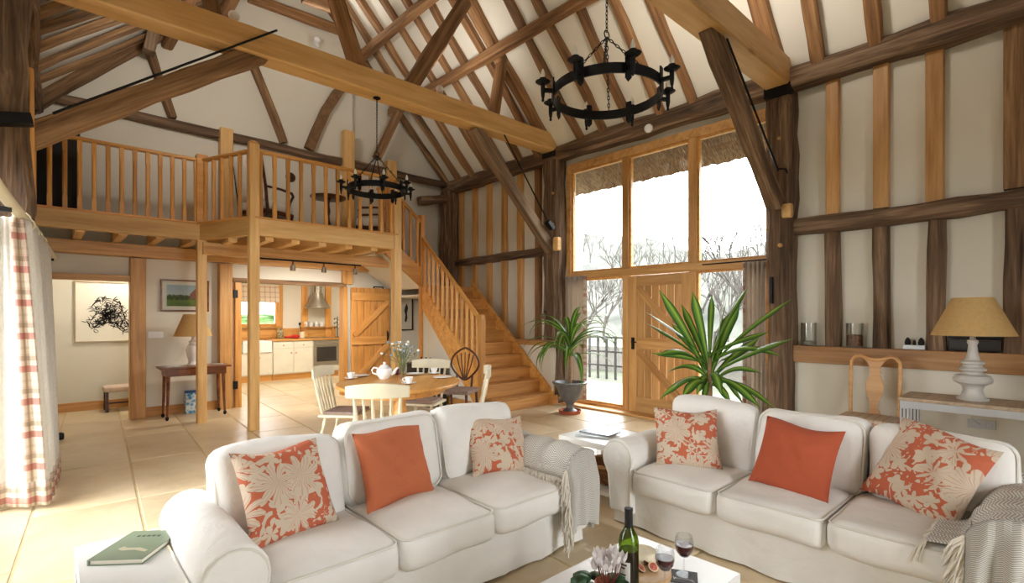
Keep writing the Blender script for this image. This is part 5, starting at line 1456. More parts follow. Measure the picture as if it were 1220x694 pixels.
# ---- left: drop-leaf side table with a white lamp, in front of the wall below the gallery
cs = thing('hall_table', 'brown mahogany side table with one drawer under the landscape picture', 'table', (1.54, 8.33, 0))
obj('top', MB().box(-.42, .42, -.22, .22, .685, .71), CONSW, cs, bev=.004)
obj('frieze', MB().box(-.36, .36, -.19, .19, .59, .685), CONSW, cs, bev=.002)
dr = obj('drawer', MB().box(-.22, .22, -.197, -.187, .60, .675), CONSW, cs, bev=.002)
for x in (-.1, .1): obj('knob', MB().lathe([(.004, 0), (.010, .012), (.007, .02), (0, .022)], 10), plain('brass', S(170, 130, 70), .35, .8), dr, T(x, -.197, .637) @ RX(R_(90)))
for x in (-.33, .33):
    for y in (-.16, .16):
        lg = obj('leg', MB().tube([(x, y, .59), (x*1.02, y, .3), (x*1.05, y*1.05, .05)], [.024, .019, .014], 8), CONSW, cs)
        obj('castor', MB().lathe([(.014, .05), (.02, .045), (.022, .02), (.012, .0), (0, 0)], 10), IRON, lg, T(x*1.05, y*1.05, 0))
table_lamp('white baluster table lamp with ochre shade on the mahogany side table', (1.53, 8.36, .711), 1,
           [(.07, 0), (.075, .012), (.06, .03), (.055, .06), (.075, .14), (.09, .22), (.08, .275), (.05, .30), (.045, .33), (.06, .34), (.02, .36), (.018, .42)], CERAM, .235, .115, .31, .415)
GL = plain('papers', S(210, 206, 200), .6, var=.2, scale=30)
tag(obj('leaflets', MB().box(-.09, .09, -.06, .06, 0, .008).box(-.05, .10, -.07, .05, .008, .013), GL, None, T(1.27, 8.30, .711) @ RZ(.3)), 'small pile of leaflets left of the lamp on the side table', 'papers')
tag(obj('leaflets', MB().box(-.07, .07, -.05, .05, 0, .008).box(-.06, .06, -.055, .045, .008, .012), GL, None, T(1.83, 8.30, .711) @ RZ(-.2)), 'leaflets right of the lamp on the side table', 'papers')
def bluebox():
    t = NT('blue_printed_tin'); co = t.coord(rnd=False); vo = t.n('ShaderNodeTexVoronoi', i_Vector=co, i_Scale=22.0)
    t.set(t.b.inputs['Base Color'], t.ramp(vo.outputs['Distance'], [(.2, S(46, 120, 178)), (.45, S(120, 180, 214)), (.7, S(226, 236, 240))])); t.b.inputs['Roughness'].default_value = .4; return t.m
q = PZ(229, 491)
fb = thing('storage_tin', 'blue and white printed tin on the floor under the side table', 'tin', (q.x, q.y, .001))
obj('body', MB().box(-.09, .09, -.05, .05, 0, .29), bluebox(), fb, bev=.004)
obj('lid', MB().box(-.092, .092, -.052, .052, .29, .325), plain('tin_lid', S(40, 92, 150), .4, var=.1), fb, bev=.004)
# ---- right: metal console with the turned lamp
con = thing('console_table', 'narrow metal-framed console table behind the right sofa', 'table', (5.62, .34, 0))
TOPW = wood('pale_console_top', S(150, 128, 104), S(178, 156, 130), S(194, 174, 150), 8, .5, .06, knots=False)
obj('top', MB().box(-.25, .25, -.75, .63, .685, .715), TOPW, con, bev=.003)
obj('apron', MB().box(-.245, -.225, -.74, .62, .625, .685).box(.225, .245, -.74, .62, .625, .685).box(-.225, .225, .60, .62, .625, .685), GREYM, con, bev=.002)
for x in (-.22, .22):
    for y in (-.71, .59):
        lg = obj('leg', MB().box(x-.03, x+.03, y-.03, y+.03, 0, .625), GREYM, con, bev=.002)
        for k in (-.012, .012): obj('groove', MB().box(x-.031, x+.031, y+k-.003, y+k+.003, .01, .62), IRON, lg)
LB = plain('grey_white_turned', S(206, 202, 196), .5, var=.03)
table_lamp('large turned pale grey table lamp with ochre shade on the console', (5.62, .52, .716), 1,
           [(.10, 0), (.105, .015), (.08, .03), (.07, .05), (.062, .09), (.075, .12), (.12, .145), (.128, .17), (.115, .20), (.07, .215), (.062, .23), (.085, .245), (.088, .26), (.065, .275), (.06, .29), (.078, .30), (.078, .315), (.05, .33), (.036, .38), (.028, .45), (.036, .47), (.036, .49), (.02, .50), (.018, .53)], LB, .27, .13, .31, .53)
tag(obj('wall_socket', MB().box(6.155, 6.169, .42, .60, .40, .48).box(6.150, 6.156, .44, .48, .42, .46).box(6.150, 6.156, .54, .58, .42, .46), GREYM, bev=.002), 'double wall socket below the console table', 'socket')
tag(obj('lamp_cable', MB().tube([(5.885, .5, .70), (5.95, .55, .6), (6.0, .56, .5), (6.13, .52, .44)], .004, 6), plain('cable_cream', S(206, 200, 188), .5)), 'thin cable hanging from the console lamp to the socket', 'cable')
# fiddle-back chair
fc = thing('fiddle_back_chair', 'pale wooden fiddle-back chair with striped seat against the window wall', 'chair', (5.72, 1.25, 0), R_(-90))
obj('seat', MB().rbox((0, -.06, .44), (.44, .40, .07), .025, 6), check('striped_seat', S(206, 186, 160), S(176, 104, 84), 14.0), fc, merge=True)
obj('seat_rail', MB().box(-.22, .22, -.26, .14, .37, .42), PALEW, fc, bev=.008)
for sx in (-1, 1):
    obj('leg', MB().tube([(sx*.19, -.22, .40), (sx*.205, -.24, .25), (sx*.19, -.23, .1), (sx*.20, -.25, 0)], [.03, .022, .016, .024], 8), PALEW, fc)
    obj('leg', MB().tube([(sx*.18, .13, .40), (sx*.19, .20, 0)], [.022, .018], 8), PALEW, fc)
hp_ = [(-.19, .14, .38), (-.195, .16, .6), (-.2, .19, .88), (-.195, .20, .96), (-.165, .203, 1.005), (-.12, .205, 1.015), (-.08, .205, 1.0), (-.05, .205, .985), (0, .205, .982)]
hp_ += [(-x, y, z) for x, y, z in hp_[-2::-1]]
obj('hoop', MB().tube(hp_, .016, 8), PALEW, fc)
hw = [(.42, .06), (.47, .052), (.52, .030), (.58, .035), (.66, .066), (.74, .072), (.80, .055), (.84, .040), (.855, .058), (.87, .040), (.92, .045), (.96, .068), (.985, .09)]
mb = MB(); vs = []
for z, w in hw:
    y = .14 + (z-.40)*.115
    vs += [(-w, y-.007, z), (w, y-.007, z), (w, y+.007, z), (-w, y+.007, z)]
fs = [(i*4+q, i*4+(q+1) % 4, (i+1)*4+(q+1) % 4, (i+1)*4+q) for i in range(len(hw)-1) for q in range(4)] + [(3, 2, 1, 0), tuple(len(hw)*4-4+k for k in range(4))]
obj('splat', mb.add(vs, fs), PALEW, fc, ang=30)
# ---- things on the ledge
JAR = glassmat('jar_glass', (.95, .955, .945, 1), .2)
def jar(label, px, fill, fm):
    q = PX(px, 410, 6.22)
    j = thing('glass_cylinder', label, 'jar', (6.235, q.y, 1.083))
    obj('glass', MB().lathe([(.0, .0), (.078, .0), (.08, .004), (.08, .25), (.075, .25), (.075, .012), (0, .012)], 28), JAR, j)
    if fill: obj('filling', MB().lathe([(0, .014), (.073, .014), (.073, fill*.9), (.05, fill), (0, fill*.96)], 20), fm, j)
    return j
POT = plain('dried_petals', S(150, 96, 66), .9, var=.5, scale=60, bump=.8, bscale=60)
jar('clear glass cylinder with a little grey sand next to the dark post', 963, .05, plain('pale_sand', S(170, 164, 150), .9, var=.15, scale=40))
jar('clear glass cylinder half full of brown petals on the ledge', 1018, .13, POT)
q = PX(1089, 413, 6.2)
cnd = thing('stone_ornament', 'pale block with small dark carved figures on the ledge', 'ornament', (6.22, q.y, 1.083))
obj('block', MB().box(-.035, .035, -.085, .085, 0, .042), GREYM, cnd, bev=.003)
for y, h in ((-.052, .075), (0, .05), (.052, .075)):
    obj('figure', MB().lathe([(.022 if h > .06 else .012, 0), (.026 if h > .06 else .014, h*.35), (.02 if h > .06 else .01, h*.7), (.006, h*.95), (0, h)], 14), BLACK, cnd, T(0, y, .042))
q = PX(1165, 412, 6.2)
bx = thing('dark_case', 'dark leather case on the ledge behind the console lamp', 'box', (6.235, q.y+.02, 1.083))
obj('case_body', MB().rbox((0, 0, .06), (.14, .36, .12), .02, 4), DARKL, bx, merge=True)
obj('lid_band', MB().rbox((0, 0, .13), (.145, .37, .025), .008, 3), BLACK, bx, merge=True)
# ---- pictures
def picture(label, c, w, h, axis, frame, fw, art, mountc=S(236, 230, 214), bw=.06, name='framed_picture'):
    """hangs on a wall facing -y; c = centre"""
    p = thing(name, label, 'picture', c)
    d = .025
    for x0, x1, z0, z1 in ((-w/2, -w/2+fw, -h/2, h/2), (w/2-fw, w/2, -h/2, h/2), (-w/2+fw, w/2-fw, -h/2, -h/2+fw), (-w/2+fw, w/2-fw, h/2-fw, h/2)):
        obj('frame', MB().box(x0, x1, -d, 0, z0, z1), frame, p, bev=.003)
    obj('mount', MB().box(-w/2+fw, w/2-fw, -.010, -.002, -h/2+fw, h/2-fw), plain('picture_mount', mountc, .8, var=.01), p)
    if art: obj('print', MB().box(-w/2+fw+bw, w/2-fw-bw, -.0125, -.010, -h/2+fw+bw, h/2-fw-bw), art, p)
    if art: obj('glazing', MB().box(-w/2+fw, w/2-fw, -.018, -.016, -h/2+fw, h/2-fw), GLASS, p)
    return p
def landscape():
    t = NT('landscape_print'); tc = t.n('ShaderNodeTexCoord'); sp = t.n('ShaderNodeSeparateXYZ'); t.t.links.new(tc.outputs['Generated'], sp.inputs[0])
    nz = t.n('ShaderNodeTexNoise', i_Vector=tc.outputs['Generated'], i_Scale=9.0, i_Detail=5.0)
    y = t.math('MULTIPLY_ADD', t.math('SUBTRACT', nz.outputs[0], .5), .35, sp.outputs[2])
    c = t.ramp(y, [(0, S(96, 120, 60)), (.28, S(122, 146, 78)), (.36, S(64, 84, 52)), (.48, S(90, 104, 74)), (.56, S(196, 206, 208)), (1, S(170, 192, 206))])
    hx = t.math('GREATER_THAN', .17, t.math('ABSOLUTE', t.math('SUBTRACT', sp.outputs[0], .80)))
    hz = t.math('MULTIPLY', t.math('GREATER_THAN', sp.outputs[2], .34), t.math('GREATER_THAN', t.math('MULTIPLY_ADD', t.math('ABSOLUTE', t.math('SUBTRACT', sp.outputs[0], .80)), -1.6, .86), sp.outputs[2]))
    c = t.mix(t.math('MULTIPLY', hx, hz), c, S(150, 104, 88))
    t.set(t.b.inputs['Base Color'], c); t.b.inputs['Roughness'].default_value = .8; return t.m
a = PY(191, 332, 8.70); b_ = PY(249, 371, 8.70)
picture('framed landscape painting of a red house and meadow above the side table', ((a.x+b_.x)/2, 8.718, (a.z+b_.z)/2), b_.x-a.x, a.z-b_.z, 'y', CONSW, .022, landscape(), bw=.055)
# large print of a horse's head built from brush strands
hp2 = picture('large framed ink print of a horse head in the hall', (.66, 9.918, 1.475), .72, .92, 'y', plain('pale_wood_frame', S(190, 170, 140), .5), .018, None, S(238, 232, 216))
INK = plain('black_ink', S(44, 38, 34), .8, var=.2)
mb = MB(); rs = random.Random(8)
def strand(pts, w):
    N_ = len(pts)
    vs = []
    for i, (x, z) in enumerate(pts):
        x2, z2 = pts[min(i+1, N_-1)]; x1, z1 = pts[max(i-1, 0)]
        d = Vector((x2-x1, 0, z2-z1)); L = d.length or 1; n_ = Vector((-d.z, 0, d.x))/L*w*.5*math.sin(math.pi*(i+.3)/N_)
        vs += [Vector((x, -.0118, z))-n_, Vector((x, -.0118, z))+n_]
    mb.add(vs, [(i*2, i*2+1, i*2+3, i*2+2) for i in range(N_-1)])
SC_ = 1.3
head = [(-.14, .04), (-.06, .17), (.06, .15), (.15, .10), (.17, .0), (.20, -.10), (.24, -.20), (.17, -.23), (.10, -.16), (.02, -.12), (-.06, -.14), (-.13, -.20), (-.18, -.10)]
head = [(x*SC_*.95, z*SC_) for x, z in head]
for k in range(300):
    i = rs.randrange(len(head)); x, z = head[i]; t = rs.random()**.8
    x = x*t + .02; z = z*t - .02; a0 = rs.uniform(0, 6.28); cv = rs.uniform(-1, 1)*14; pts = []
    st = .012
    for q in range(8):
        pts.append((x, z)); x += st*math.cos(a0); z += st*math.sin(a0); a0 += cv*st*2.2
    strand(pts, rs.uniform(.006, .016))
for i in range(len(head)-1): strand([(head[i][0]+(head[i+1][0]-head[i][0])*q/6 + rs.uniform(-.006, .006), head[i][1]+(head[i+1][1]-head[i][1])*q/6 + rs.uniform(-.006, .006)) for q in range(7)], .018)
strand([(.0, .16), (-.02, .2), (-.01, .235), (.01, .22)], .012); strand([(.13, .1), (.15, .15), (.17, .17), (.17, .12)], .02)
obj('ink_drawing', mb, INK, hp2, smooth=False)
PH = plain('small_print_figure', S(50, 48, 46), .8)
a = PY(477, 352, 8.70); b_ = PY(493, 393, 8.70)
pc_ = picture('narrow dark-framed print on the wall under the stair', ((a.x+b_.x)/2-.02, 8.718, (a.z+b_.z)/2), b_.x-a.x, a.z-b_.z, 'y', BLACK, .02, None, S(214, 206, 190))
obj('printed_figure', MB().prism([(-.03, -.16), (.0, -.18), (.03, -.1), (.02, 0), (.045, .1), (.02, .19), (-.01, .15), (-.04, .05), (-.015, -.04)], -.0125, -.010, 'y'), PH, pc_, smooth=False)
a = PY(445, 341, 8.70); b_ = PY(457, 370, 8.70)
picture('small dark-framed print half hidden behind the kitchen door', ((a.x+b_.x)/2, 8.718, (a.z+b_.z)/2), .2, .46, 'y', BLACK, .018, plain('grey_print', S(120, 116, 108), .8, var=.4, scale=8), S(214, 206, 190), .04)
tag(obj('light_switch', MB().box(1.05, 1.23, 8.708, 8.719, 1.10, 1.19).box(1.09, 1.11, 8.703, 8.709, 1.13, 1.16).box(1.17, 1.19, 8.703, 8.709, 1.13, 1.16), WHITEM, bev=.002), 'white double light switch beside the landscape painting', 'switch')
# hall stool
st_ = thing('footstool', 'dark-legged footstool with pale upholstered seat in the hall', 'stool', (.83, 9.62, 0))
obj('seat', MB().rbox((0, 0, .33), (.44, .34, .09), .035, 6), plain('pale_pink_fabric', S(214, 190, 172), .9, var=.06, scale=20), st_, merge=True)
for x in (-.18, .18):
    for y in (-.13, .13): obj('leg', MB().box(x-.02, x+.02, y-.02, y+.02, 0, .29), MAHOG, st_, bev=.003)
for x in (-.18, .18): obj('stretcher', MB().box(x-.01, x+.01, -.11, .11, .1, .125), MAHOG, st_)
obj('stretcher', MB().box(-.17, .17, -.01, .01, .1, .125), MAHOG, st_)
# iron doorstop at the hall door
tag(obj('door_stop', MB().rbox((0, 0, .03), (.16, .07, .06), .02, 4, fn=lambda w: [w[0], w[1], w[2]*(1+.5*math.sin(w[0]*30))]), IRON, None, T(.07, 7.75, .008), merge=True), 'small iron door stop at the open hall door', 'door stop')

# ================================================================== KITCHEN
CF = 11.70
kx = [PY(x, 430, CF).x for x in (287, 325.5, 349, 373, 404.5)]
KCAB = plain('cream_kitchen_paint', S(232, 226, 208), .45, var=.03)
PLY = PINE
def base_unit(label, x0, x1, doors, drawers, kind=None):
    u = thing('kitchen_cabinet', label, 'cabinet', ((x0+x1)/2, CF, 0)); w = x1-x0
    obj('carcass', MB().box(-w/2+.002, w/2-.002, .02, .56, .13, .62 if kind == 'sink' else .855), KCAB, u)
    obj('plinth_board', MB().box(-w/2, w/2, .05, .07, 0, .13), HONEY, u)
    n = doors; top = .845 - (.15 if drawers else (.23 if kind == 'sink' else 0))
    for i in range(n):
        a = -w/2+w/n*i; d = obj('cabinet_door', MB().box(a+.004, a+w/n-.004, 0, .02, .15, top-.004), KCAB, u, bev=.003)
        s = 1 if i == 0 and n == 2 else -1
        xk = a+w/n-.05 if (i == 0 and n == 2) else a+.05
        obj('knob', MB().lathe([(.006, 0), (.017, .015), (.012, .028), (0, .03)], 12), HONEY, d, T(xk, 0, top-.10) @ RX(R_(90)))
    for i in range(drawers):
        a = -w/2+w/drawers*i; d = obj('drawer', MB().box(a+.004, a+w/drawers-.004, 0, .02, top+.004, .845), KCAB, u, bev=.003)
        obj('knob', MB().lathe([(.006, 0), (.017, .015), (.012, .028), (0, .03)], 12), HONEY, d, T(a+w/drawers/2, 0, top+.07) @ RX(R_(90)))
    return u
u0 = base_unit('cream sink cabinet below the kitchen window', kx[0], kx[1]-.01, 2, 0, 'sink')
snk = thing('belfast_sink', 'white butler sink set in the kitchen worktop', 'sink', ((kx[0]+kx[1])/2, CF, .63))
w = kx[1]-kx[0]-.06
obj('apron', MB().box(-w/2, w/2, -.03, .02, 0, .24), CERAM, snk, bev=.01)
obj('rim', MB().box(-w/2, w/2, .02, .06, .20, .245).box(-w/2, -w/2+.04, .06, .44, .20, .245).box(w/2-.04, w/2, .06, .44, .20, .245).box(-w/2, w/2, .44, .48, .20, .245), CERAM, snk, bev=.006)
base_unit('cream double cabinet with two drawers left of the oven', kx[1], kx[3], 2, 2)
ov = thing('oven', 'stainless steel built-in oven under the hood', 'oven', ((kx[3]+kx[4])/2, CF, 0)); w = kx[4]-kx[3]-.02
obj('housing', MB().box(-w/2, w/2, .02, .56, .13, .855), KCAB, ov)
obj('plinth_board', MB().box(-w/2, w/2, .05, .07, 0, .13), HONEY, ov)
od = obj('oven_door', MB().box(-w/2+.01, w/2-.01, -.01, .02, .27, .845), STEEL, ov, bev=.004)
obj('oven_glass', MB().box(-w/2+.07, w/2-.07, -.014, -.009, .36, .70), plain('dark_oven_glass', S(60, 56, 52), .12), od)
obj('handle', MB().tube([(-w/2+.05, -.01, .76), (-w/2+.05, -.045, .76), (w/2-.05, -.045, .76), (w/2-.05, -.01, .76)], .010, 8), STEEL, od)
obj('drawer_front', MB().box(-w/2+.01, w/2-.01, 0, .02, .15, .255), KCAB, ov, bev=.003)
obj('side_panel', MB().box(w/2, w/2+.14, .0, .56, .0, .855), KCAB, ov)
wt = tag(obj('worktop', MB().box(kx[0]-.05, kx[0]+.028, CF-.02, KY-.01, .86, .90).box(kx[0]+.028, kx[1]-.03, CF+.49, KY-.01, .86, .90).box(kx[1]-.03, kx[4]+.16, CF-.02, KY-.01, .86, .90), HONEY, bev=.004), 'honey oak kitchen worktop around the sink and hob', 'worktop')
tag(obj('upstand', MB().box(kx[0]-.05, kx[4]+.16, KY-.03, KY-.002, .905, 1.13), HONEY, bev=.003), 'honey oak upstand board behind the kitchen worktop', 'board')
hx_ = (PY(363, 365, KY-.2).x + PY(393, 365, KY-.2).x)/2
hb = thing('cooker_hood', 'conical stainless steel cooker hood', 'cooker hood', (hx_, KY-.22, 0))
obj('canopy', MB().lathe([(.30, 1.60), (.31, 1.615), (.28, 1.66), (.19, 1.78), (.13, 1.90), (.11, 1.97)], 32, sy=.7), STEEL, hb)
obj('flue', MB().lathe([(.09, 1.97), (.09, 2.44)], 24), STEEL, hb)
tag(obj('hob', MB().box(-.28, .28, -.25, .25, 0, .012).lathe([(.09, .012), (.09, .016), (0, .016)], 20, (-.13, 0, 0)).lathe([(.07, .012), (.07, .016), (0, .016)], 20, (.14, .05, 0)), STEEL, None, T(hx_, CF+.29, .901)), 'steel hob in the worktop below the hood', 'hob')
sh_ = tag(obj('kitchen_shelf', MB().box(hx_-.36, hx_+.5, KY-.12, KY-.055, 1.135, 1.16).box(hx_-.30, hx_-.27, KY-.10, KY-.055, 1.06, 1.135).box(hx_+.40, hx_+.43, KY-.10, KY-.055, 1.06, 1.135), HONEY, bev=.002), 'narrow oak shelf carrying white canisters over the hob', 'shelf')
for i in range(4):
    j = thing('canister', ('leftmost', 'second', 'third', 'rightmost')[i] + ' white storage canister on the shelf over the hob', 'canister', (hx_-.24+.13*i, KY-.09, 1.161), group='white canisters over the hob')
    obj('body', MB().lathe([(.042, 0), (.045, .004), (.045, .10), (.04, .105)], 16), CERAM, j); obj('lid', MB().lathe([(.045, .105), (.044, .118), (.01, .124), (.008, .135), (0, .137)], 14), GREYM, j)
p = PY(338, 399, CF+.35); tag(obj('glass_jar', MB().lathe([(.05, 0), (.065, .02), (.065, .16), (.045, .19), (.05, .2), (.05, .23), (0, .235)], 18), plain('pasta_jar', S(170, 160, 120), .3, var=.4, scale=30), None, T(p.x-.06, CF+.40, .901)), 'storage jar on the worktop right of the window', 'jar')
p = PY(348, 401, CF+.2); tag(obj('tea_towel', MB().rbox((0, 0, .03), (.30, .16, .06), .028, 8, fn=lambda w: [w[0], w[1], w[2]*(1+.5*math.sin(w[0]*19))]), plain('red_cloth', S(190, 40, 36), .9, var=.15, scale=20), None, T(p.x, CF+.2, .915), merge=True), 'crumpled red tea towel on the kitchen worktop', 'towel')
p = PY(360, 398, CF+.35); ut = thing('utensil_pot', 'cream pot of utensils on the worktop left of the hob', 'pot', (p.x, CF+.36, .901))
obj('pot', MB().lathe([(.05, 0), (.06, .01), (.06, .14), (.055, .145), (.05, .02), (0, .015)], 18), CREAMP, ut)
for k, (dx, dz) in enumerate(((-.04, .3), (.02, .34), (.05, .28))): obj('utensil', MB().tube([(0, 0, .05), (dx, 0, dz*.8), (dx*1.2, 0, dz)], [.006, .006, .012], 6).lathe([(0, dz-.02), (.03, dz+.02), (.025, dz+.06), (0, dz+.07)], 10, (dx*1.2, 0, 0), sy=.3), BLACK if k == 0 else HONEY, ut)
p = PY(402, 395, CF+.3); hg = thing('utensil_rack', 'black wire tree of cups and utensils at the right end of the worktop', 'rack', (p.x, CF+.3, .901))
obj('stem', MB().lathe([(.07, 0), (.07, .01), (.01, .015), (.01, .5), (0, .51)], 12), IRON, hg)
for k in range(8): obj('hook', MB().tube([(0, 0, .2+.035*k), (.06*math.cos(k*2.1), .06*math.sin(k*2.1), .22+.035*k), (.09*math.cos(k*2.1), .09*math.sin(k*2.1), .19+.035*k)], [.006, .006, .016], 6), IRON, hg)
wk = tag(obj('window_4', MB().box(kx0, kx0+.06, KY-.02, KY+.08, kz0, kz1).box(kx1-.06, kx1, KY-.02, KY+.08, kz0, kz1).box(kx0+.06, kx1-.06, KY-.02, KY+.08, kz0, kz0+.06).box(kx0+.06, kx1-.06, KY-.02, KY+.08, kz1-.06, kz1), HONEY, bev=.003), 'oak casement window over the kitchen sink', kind='structure')
slab('mullion', ((kx0+kx1)/2-.03, KY-.01, kz0+.06), ((kx0+kx1)/2+.03, KY+.07, kz1-.06), HONEY, wk)
for s in (0, 1):
    xa_ = kx0+.06 if s == 0 else (kx0+kx1)/2+.03; xb_ = (kx0+kx1)/2-.03 if s == 0 else kx1-.06
    obj('pane', MB().box(xa_, xb_, KY+.03, KY+.036, kz0+.06, kz1-.06), GLASS, wk)
slab('sill', (kx0-.06, KY-.10, kz0-.04), (kx1+.06, KY, kz0), HONEY, wk)
bl_ = thing('roman_blind', 'checked roman blind half drawn over the kitchen window', 'blind', ((kx0+kx1)/2, KY-.05, 1.72)); w = kx1-kx0
for k in range(4): obj('fold', MB().rbox((0, -.008*k, .05+.09*(3-k)), (w+.02, .014, .105), .006, 3), BLINDC, bl_, merge=True)
obj('headrail', MB().box(-w/2, w/2, -.015, .015, .38, .41), CREAMP, bl_)
# unseen lamps added above the door heads to brighten kitchen and hall
LAMPM = NT('fill_lamp_glow'); LAMPM.b.inputs['Emission Color'].default_value = (1, .93, .82, 1); LAMPM.b.inputs['Emission Strength'].default_value = 14.0; LAMPM = LAMPM.m
def added_ceiling_lamp(label, x, y, z, power, r=.14):
    l = thing('added_ceiling_lamp', label, 'fill lamp', (x, y, z))
    obj('rose', MB().lathe([(r+.02, 0), (r+.02, -.02), (r, -.025), (r, -.02), (0, -.02)], 24), WHITEM, l)
    obj('diffuser', MB().lathe([(r, -.02), (r*.9, -.05), (r*.5, -.07), (0, -.075)], 24), LAMPM, l)
    li = bpy.data.lights.new('lamp', 'AREA'); li.shape = 'DISK'; li.size = r*2; li.energy = power; li.color = (1, .93, .82)
    o = bpy.data.objects.new('fill_lamp_light', li); link(o, l, T(0, 0, -.085))
    return l
added_ceiling_lamp('unseen round fill lamp added over the sink side of the kitchen', 3.3, 10.6, 2.45, KIT)
added_ceiling_lamp('unseen round fill lamp added over the oven side of the kitchen', 4.8, 10.6, 2.45, KIT)
added_ceiling_lamp('unseen round fill lamp added in the hall', .9, 9.35, 2.45, HALL)

# ================================================================== SMALL FITTINGS
# three track spots below the gallery
tr = thing('track_light', 'black spotlight track with three steel spots under the gallery', 'spotlight', (2.9, 7.6, 2.2))
ti = wm(tr).inverted()
tpts = [PY(px, py, 7.6) for px, py in ((349, 311), (386, 309), (423, 314))]
obj('track', MB().tube([(tpts[0].x-.55, 7.6, 2.215), (tpts[2].x+.1, 7.6, 2.215)], .012, 8), IRON, tr, ti)
SPOTL = []
for q in tpts:
    h = obj('spot', MB().lathe([(.018, .05), (.03, .04), (.038, -.03), (.034, -.04), (.03, -.02), (0, -.02)], 16), STEEL, tr, T(q.x, 7.6, 2.11) @ RX(R_(12)), world=True)
    obj('stem', MB().tube([(q.x, 7.6, 2.215), (q.x, 7.6, 2.14)], .008, 6), IRON, tr, ti)
    li = bpy.data.lights.new('spot', 'SPOT'); li.energy = TRACK; li.spot_size = R_(150); li.spot_blend = 1; li.color = (1, .92, .80); li.shadow_soft_size = .05
    link(bpy.data.objects.new('spot_light', li), tr, ti @ T(q.x, 7.6, 2.085) @ RX(R_(38)))
def uplight(label, loc, target, power, ang=100):
    u = thing('spotlight', label, 'spotlight', loc)
    d = Vector(target)-Vector(loc); q = d.to_track_quat('-Z', 'Y').to_matrix().to_4x4()
    obj('head', MB().lathe([(.02, .06), (.045, .05), (.05, -.04), (.045, -.045), (.04, -.02), (0, -.02)], 18), WHITEM, u, q)
    obj('mount', MB().lathe([(.04, -.03), (.04, -.015), (.012, -.01), (.01, .05)], 14), WHITEM, u, T(0, 0, -.06))
    li = bpy.data.lights.new('spot', 'SPOT'); li.energy = power; li.spot_size = R_(ang); li.spot_blend = .9; li.color = (1, .95, .87); li.shadow_soft_size = .2
    o = bpy.data.objects.new('spot_light', li); link(o, u, q @ T(0, 0, -.06))
    return u
q = PY(376, 50, 8.55); uplight('white spotlight high on the gable wall above the gallery', (q.x, 8.5, q.z), (3.0, 6.6, 6.6), UPL*.3, 150)
q = PY(524, 100, 5.72); uplight('white spotlight on top of the pale tie beam', (q.x, 5.72, 4.46), (4.4, 6.6, 5.9), UPL*.4, 165)
q = PY(279, 12, 5.72); uplight('white spotlight on the tie beam near the left roof slope', (q.x, 5.72, 4.46), (1.6, 7.6, 5.4), UPL*.9, 165)
uplight('unseen white fill spotlight added on the nearer tie beam above the right sofa', (3.7, Y2T, 4.37), (5.0, Y2T-.1, 5.4), UPL*1.0, 165)  # unseen spotlight added to brighten the right roof slope and the room
uplight('unseen white fill spotlight added on the nearer tie beam above the left sofa', (2.4, Y2T, 4.37), (1.1, Y2T-.1, 5.4), UPL*1.0, 165)  # its unseen twin, added as fill for the left slope
ps = PX(773, 153, 6.03); tag(obj('alarm_sensor', MB().lathe([(.0, 0), (.055, 0), (.06, .02), (.05, .045), (.02, .06), (0, .062)], 22), WHITEM, None, T(6.04, ps.y, ps.z) @ RY(R_(-90))), 'white round alarm sensor on the beam over the window', 'sensor')
ln = PX(651, 371, 6.03)
lt_ = thing('wall_lantern', 'small dark candle lantern on the dark post above the stair ledge', 'lantern', (6.02, ln.y+.05, 1.42))
obj('bracket', MB().tube([(.08, 0, .05), (.0, 0, .08), (0, 0, .03)], .006, 6), IRON, lt_)
obj('cup', MB().lathe([(.03, -.06), (.05, .03), (.047, .03), (.028, -.055), (0, -.055)], 16), plain('smoky_glass', S(120, 96, 80), .3), lt_)

ck = thing('log_box', 'black box with small things on it below the stair, behind the dining chairs', 'box', (4.50, 6.95, 0))
obj('chest', MB().box(-.16, .16, -.34, .34, 0, .62), BLACK, ck, bev=.01)
obj('lid', MB().box(-.17, .17, -.35, .35, .62, .65), BLACK, ck, bev=.006)
for k in range(3): tag(obj('bottle', MB().lathe([(.03, 0), (.033, .005), (.033, .05), (.014, .075), (.014, .10), (0, .101)], 14), DARKL, None, T(4.48, 6.8+.13*k, .651)), ('near', 'middle', 'far')[k] + ' small dark bottle on the black box below the stair', 'bottle', 'small dark bottles below the stair')
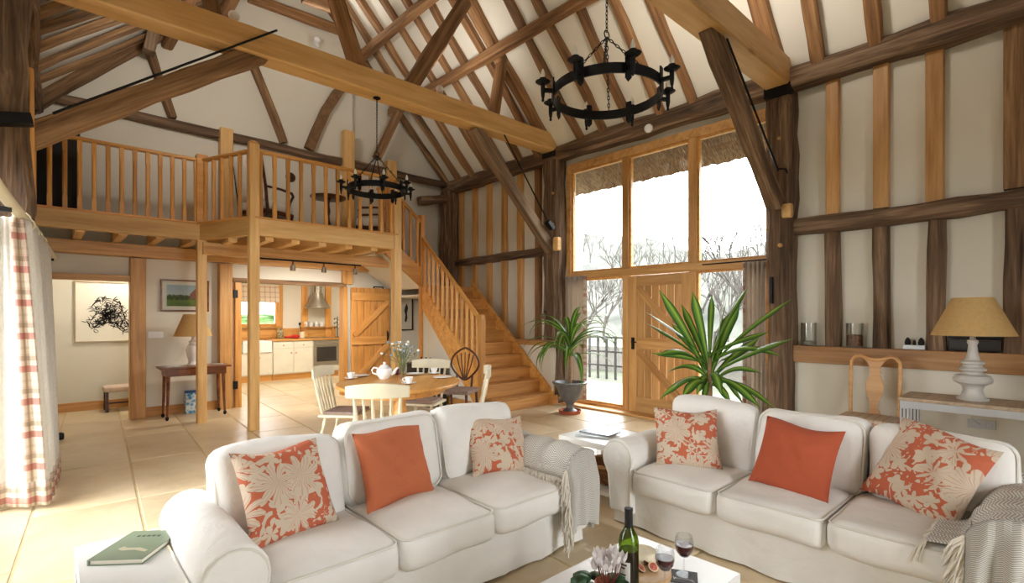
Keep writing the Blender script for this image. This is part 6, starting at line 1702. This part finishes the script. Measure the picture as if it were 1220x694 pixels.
# ================================================================== ON THE GALLERY
UPH = cotton('cream_upholstery', S(242, 240, 234), bs=10, bst=.3)
def armchair(label, loc, rz):
    """show-wood armchair, faces -y"""
    c = thing('armchair', label, 'armchair', (loc[0], loc[1], GZ+.001), rz)
    obj('seat', MB().rbox((0, 0, .36), (.54, .50, .14), .05, 7, (0, 0, .02)), UPH, c, merge=True)
    obj('seat_rail', MB().box(-.27, .27, -.25, .25, .24, .30), MAHOG, c, bev=.01)
    obj('back_pad', MB().rbox((0, 0, 0), (.50, .12, .64), .05, 7, (0, .02, 0)), UPH, c, T(0, .27, .73) @ RX(R_(-10)), merge=True)
    for sx in (-1, 1):
        obj('back_post', MB().tube([(sx*.25, .22, .25), (sx*.26, .27, .6), (sx*.25, .33, .98)], [.022, .02, .018], 8), MAHOG, c)
        obj('arm_rest', MB().tube([(sx*.26, .27, .60), (sx*.30, .05, .60), (sx*.31, -.16, .585), (sx*.30, -.20, .55), (sx*.27, -.17, .45), (sx*.26, -.14, .30)], [.016, .018, .022, .02, .017, .018], 8), MAHOG, c)
        obj('leg', MB().tube([(sx*.24, -.22, .26), (sx*.26, -.24, .14), (sx*.25, -.23, 0)], [.028, .018, .022], 8), MAHOG, c)
        obj('leg', MB().tube([(sx*.23, .22, .26), (sx*.24, .30, 0)], [.024, .018], 8), MAHOG, c)
    obj('crest_rail', MB().tube([(-.25, .33, .98), (-.12, .345, 1.02), (0, .35, 1.03), (.12, .345, 1.02), (.25, .33, .98)], .02, 8), MAHOG, c)
    return c
g1 = PY(316, 240, 7.85); armchair('cream armchair with dark frame on the gallery behind the corner post', (g1.x, 7.80), R_(118))
g2 = PY(446, 250, 7.9); armchair('cream armchair with dark frame at the stair end of the gallery', (g2.x+.0, 8.0), R_(-118))
g3 = PY(391, 240, 7.95)
tt = thing('tripod_table', 'dark round tripod table on the gallery between the armchairs', 'table', (g3.x, 7.95, GZ+.001))
obj('top', MB().lathe([(.0, .68), (.26, .68), (.275, .69), (.275, .705), (.26, .71), (0, .71)], 32), MAHOG, tt)
obj('column', MB().lathe([(.03, .22), (.045, .26), (.03, .32), (.022, .40), (.035, .48), (.022, .58), (.03, .66), (.06, .68)], 16), MAHOG, tt)
for k in range(3):
    a = k*2.094+.4; obj('foot', MB().tube([(.02*math.cos(a), .02*math.sin(a), .25), (.14*math.cos(a), .14*math.sin(a), .18), (.24*math.cos(a), .24*math.sin(a), .03), (.27*math.cos(a), .27*math.sin(a), .018)], [.025, .022, .016, .018], 8), MAHOG, tt)
tag(obj('wall_roundel', MB().lathe([(0, 0), (.075, 0), (.08, .015), (.06, .03), (0, .035)], 24), MAHOG, None, T(PY(346, 211, 8.67).x, 8.68, PY(346, 211, 8.67).z) @ RX(R_(90))), 'small dark round plaque on the gallery wall', 'plaque')
# black box standing in for the dark area at the gallery's left end
wc = thing('gallery_dark_box', 'black box standing in for the dark area at the left end of the gallery', 'dark box', (0.02, 8.36, GZ+.001))
obj('carcass', MB().box(-.24, .28, -.28, .23, 0, 1.1), BLACK, wc, bev=.006)
for s in (-1, 1): obj('box_panel', MB().box(-.02+.0+s*.15-.14, -.02+s*.15+.14, -.297, -.28, .04, 1.06), BLACK, wc, bev=.004)
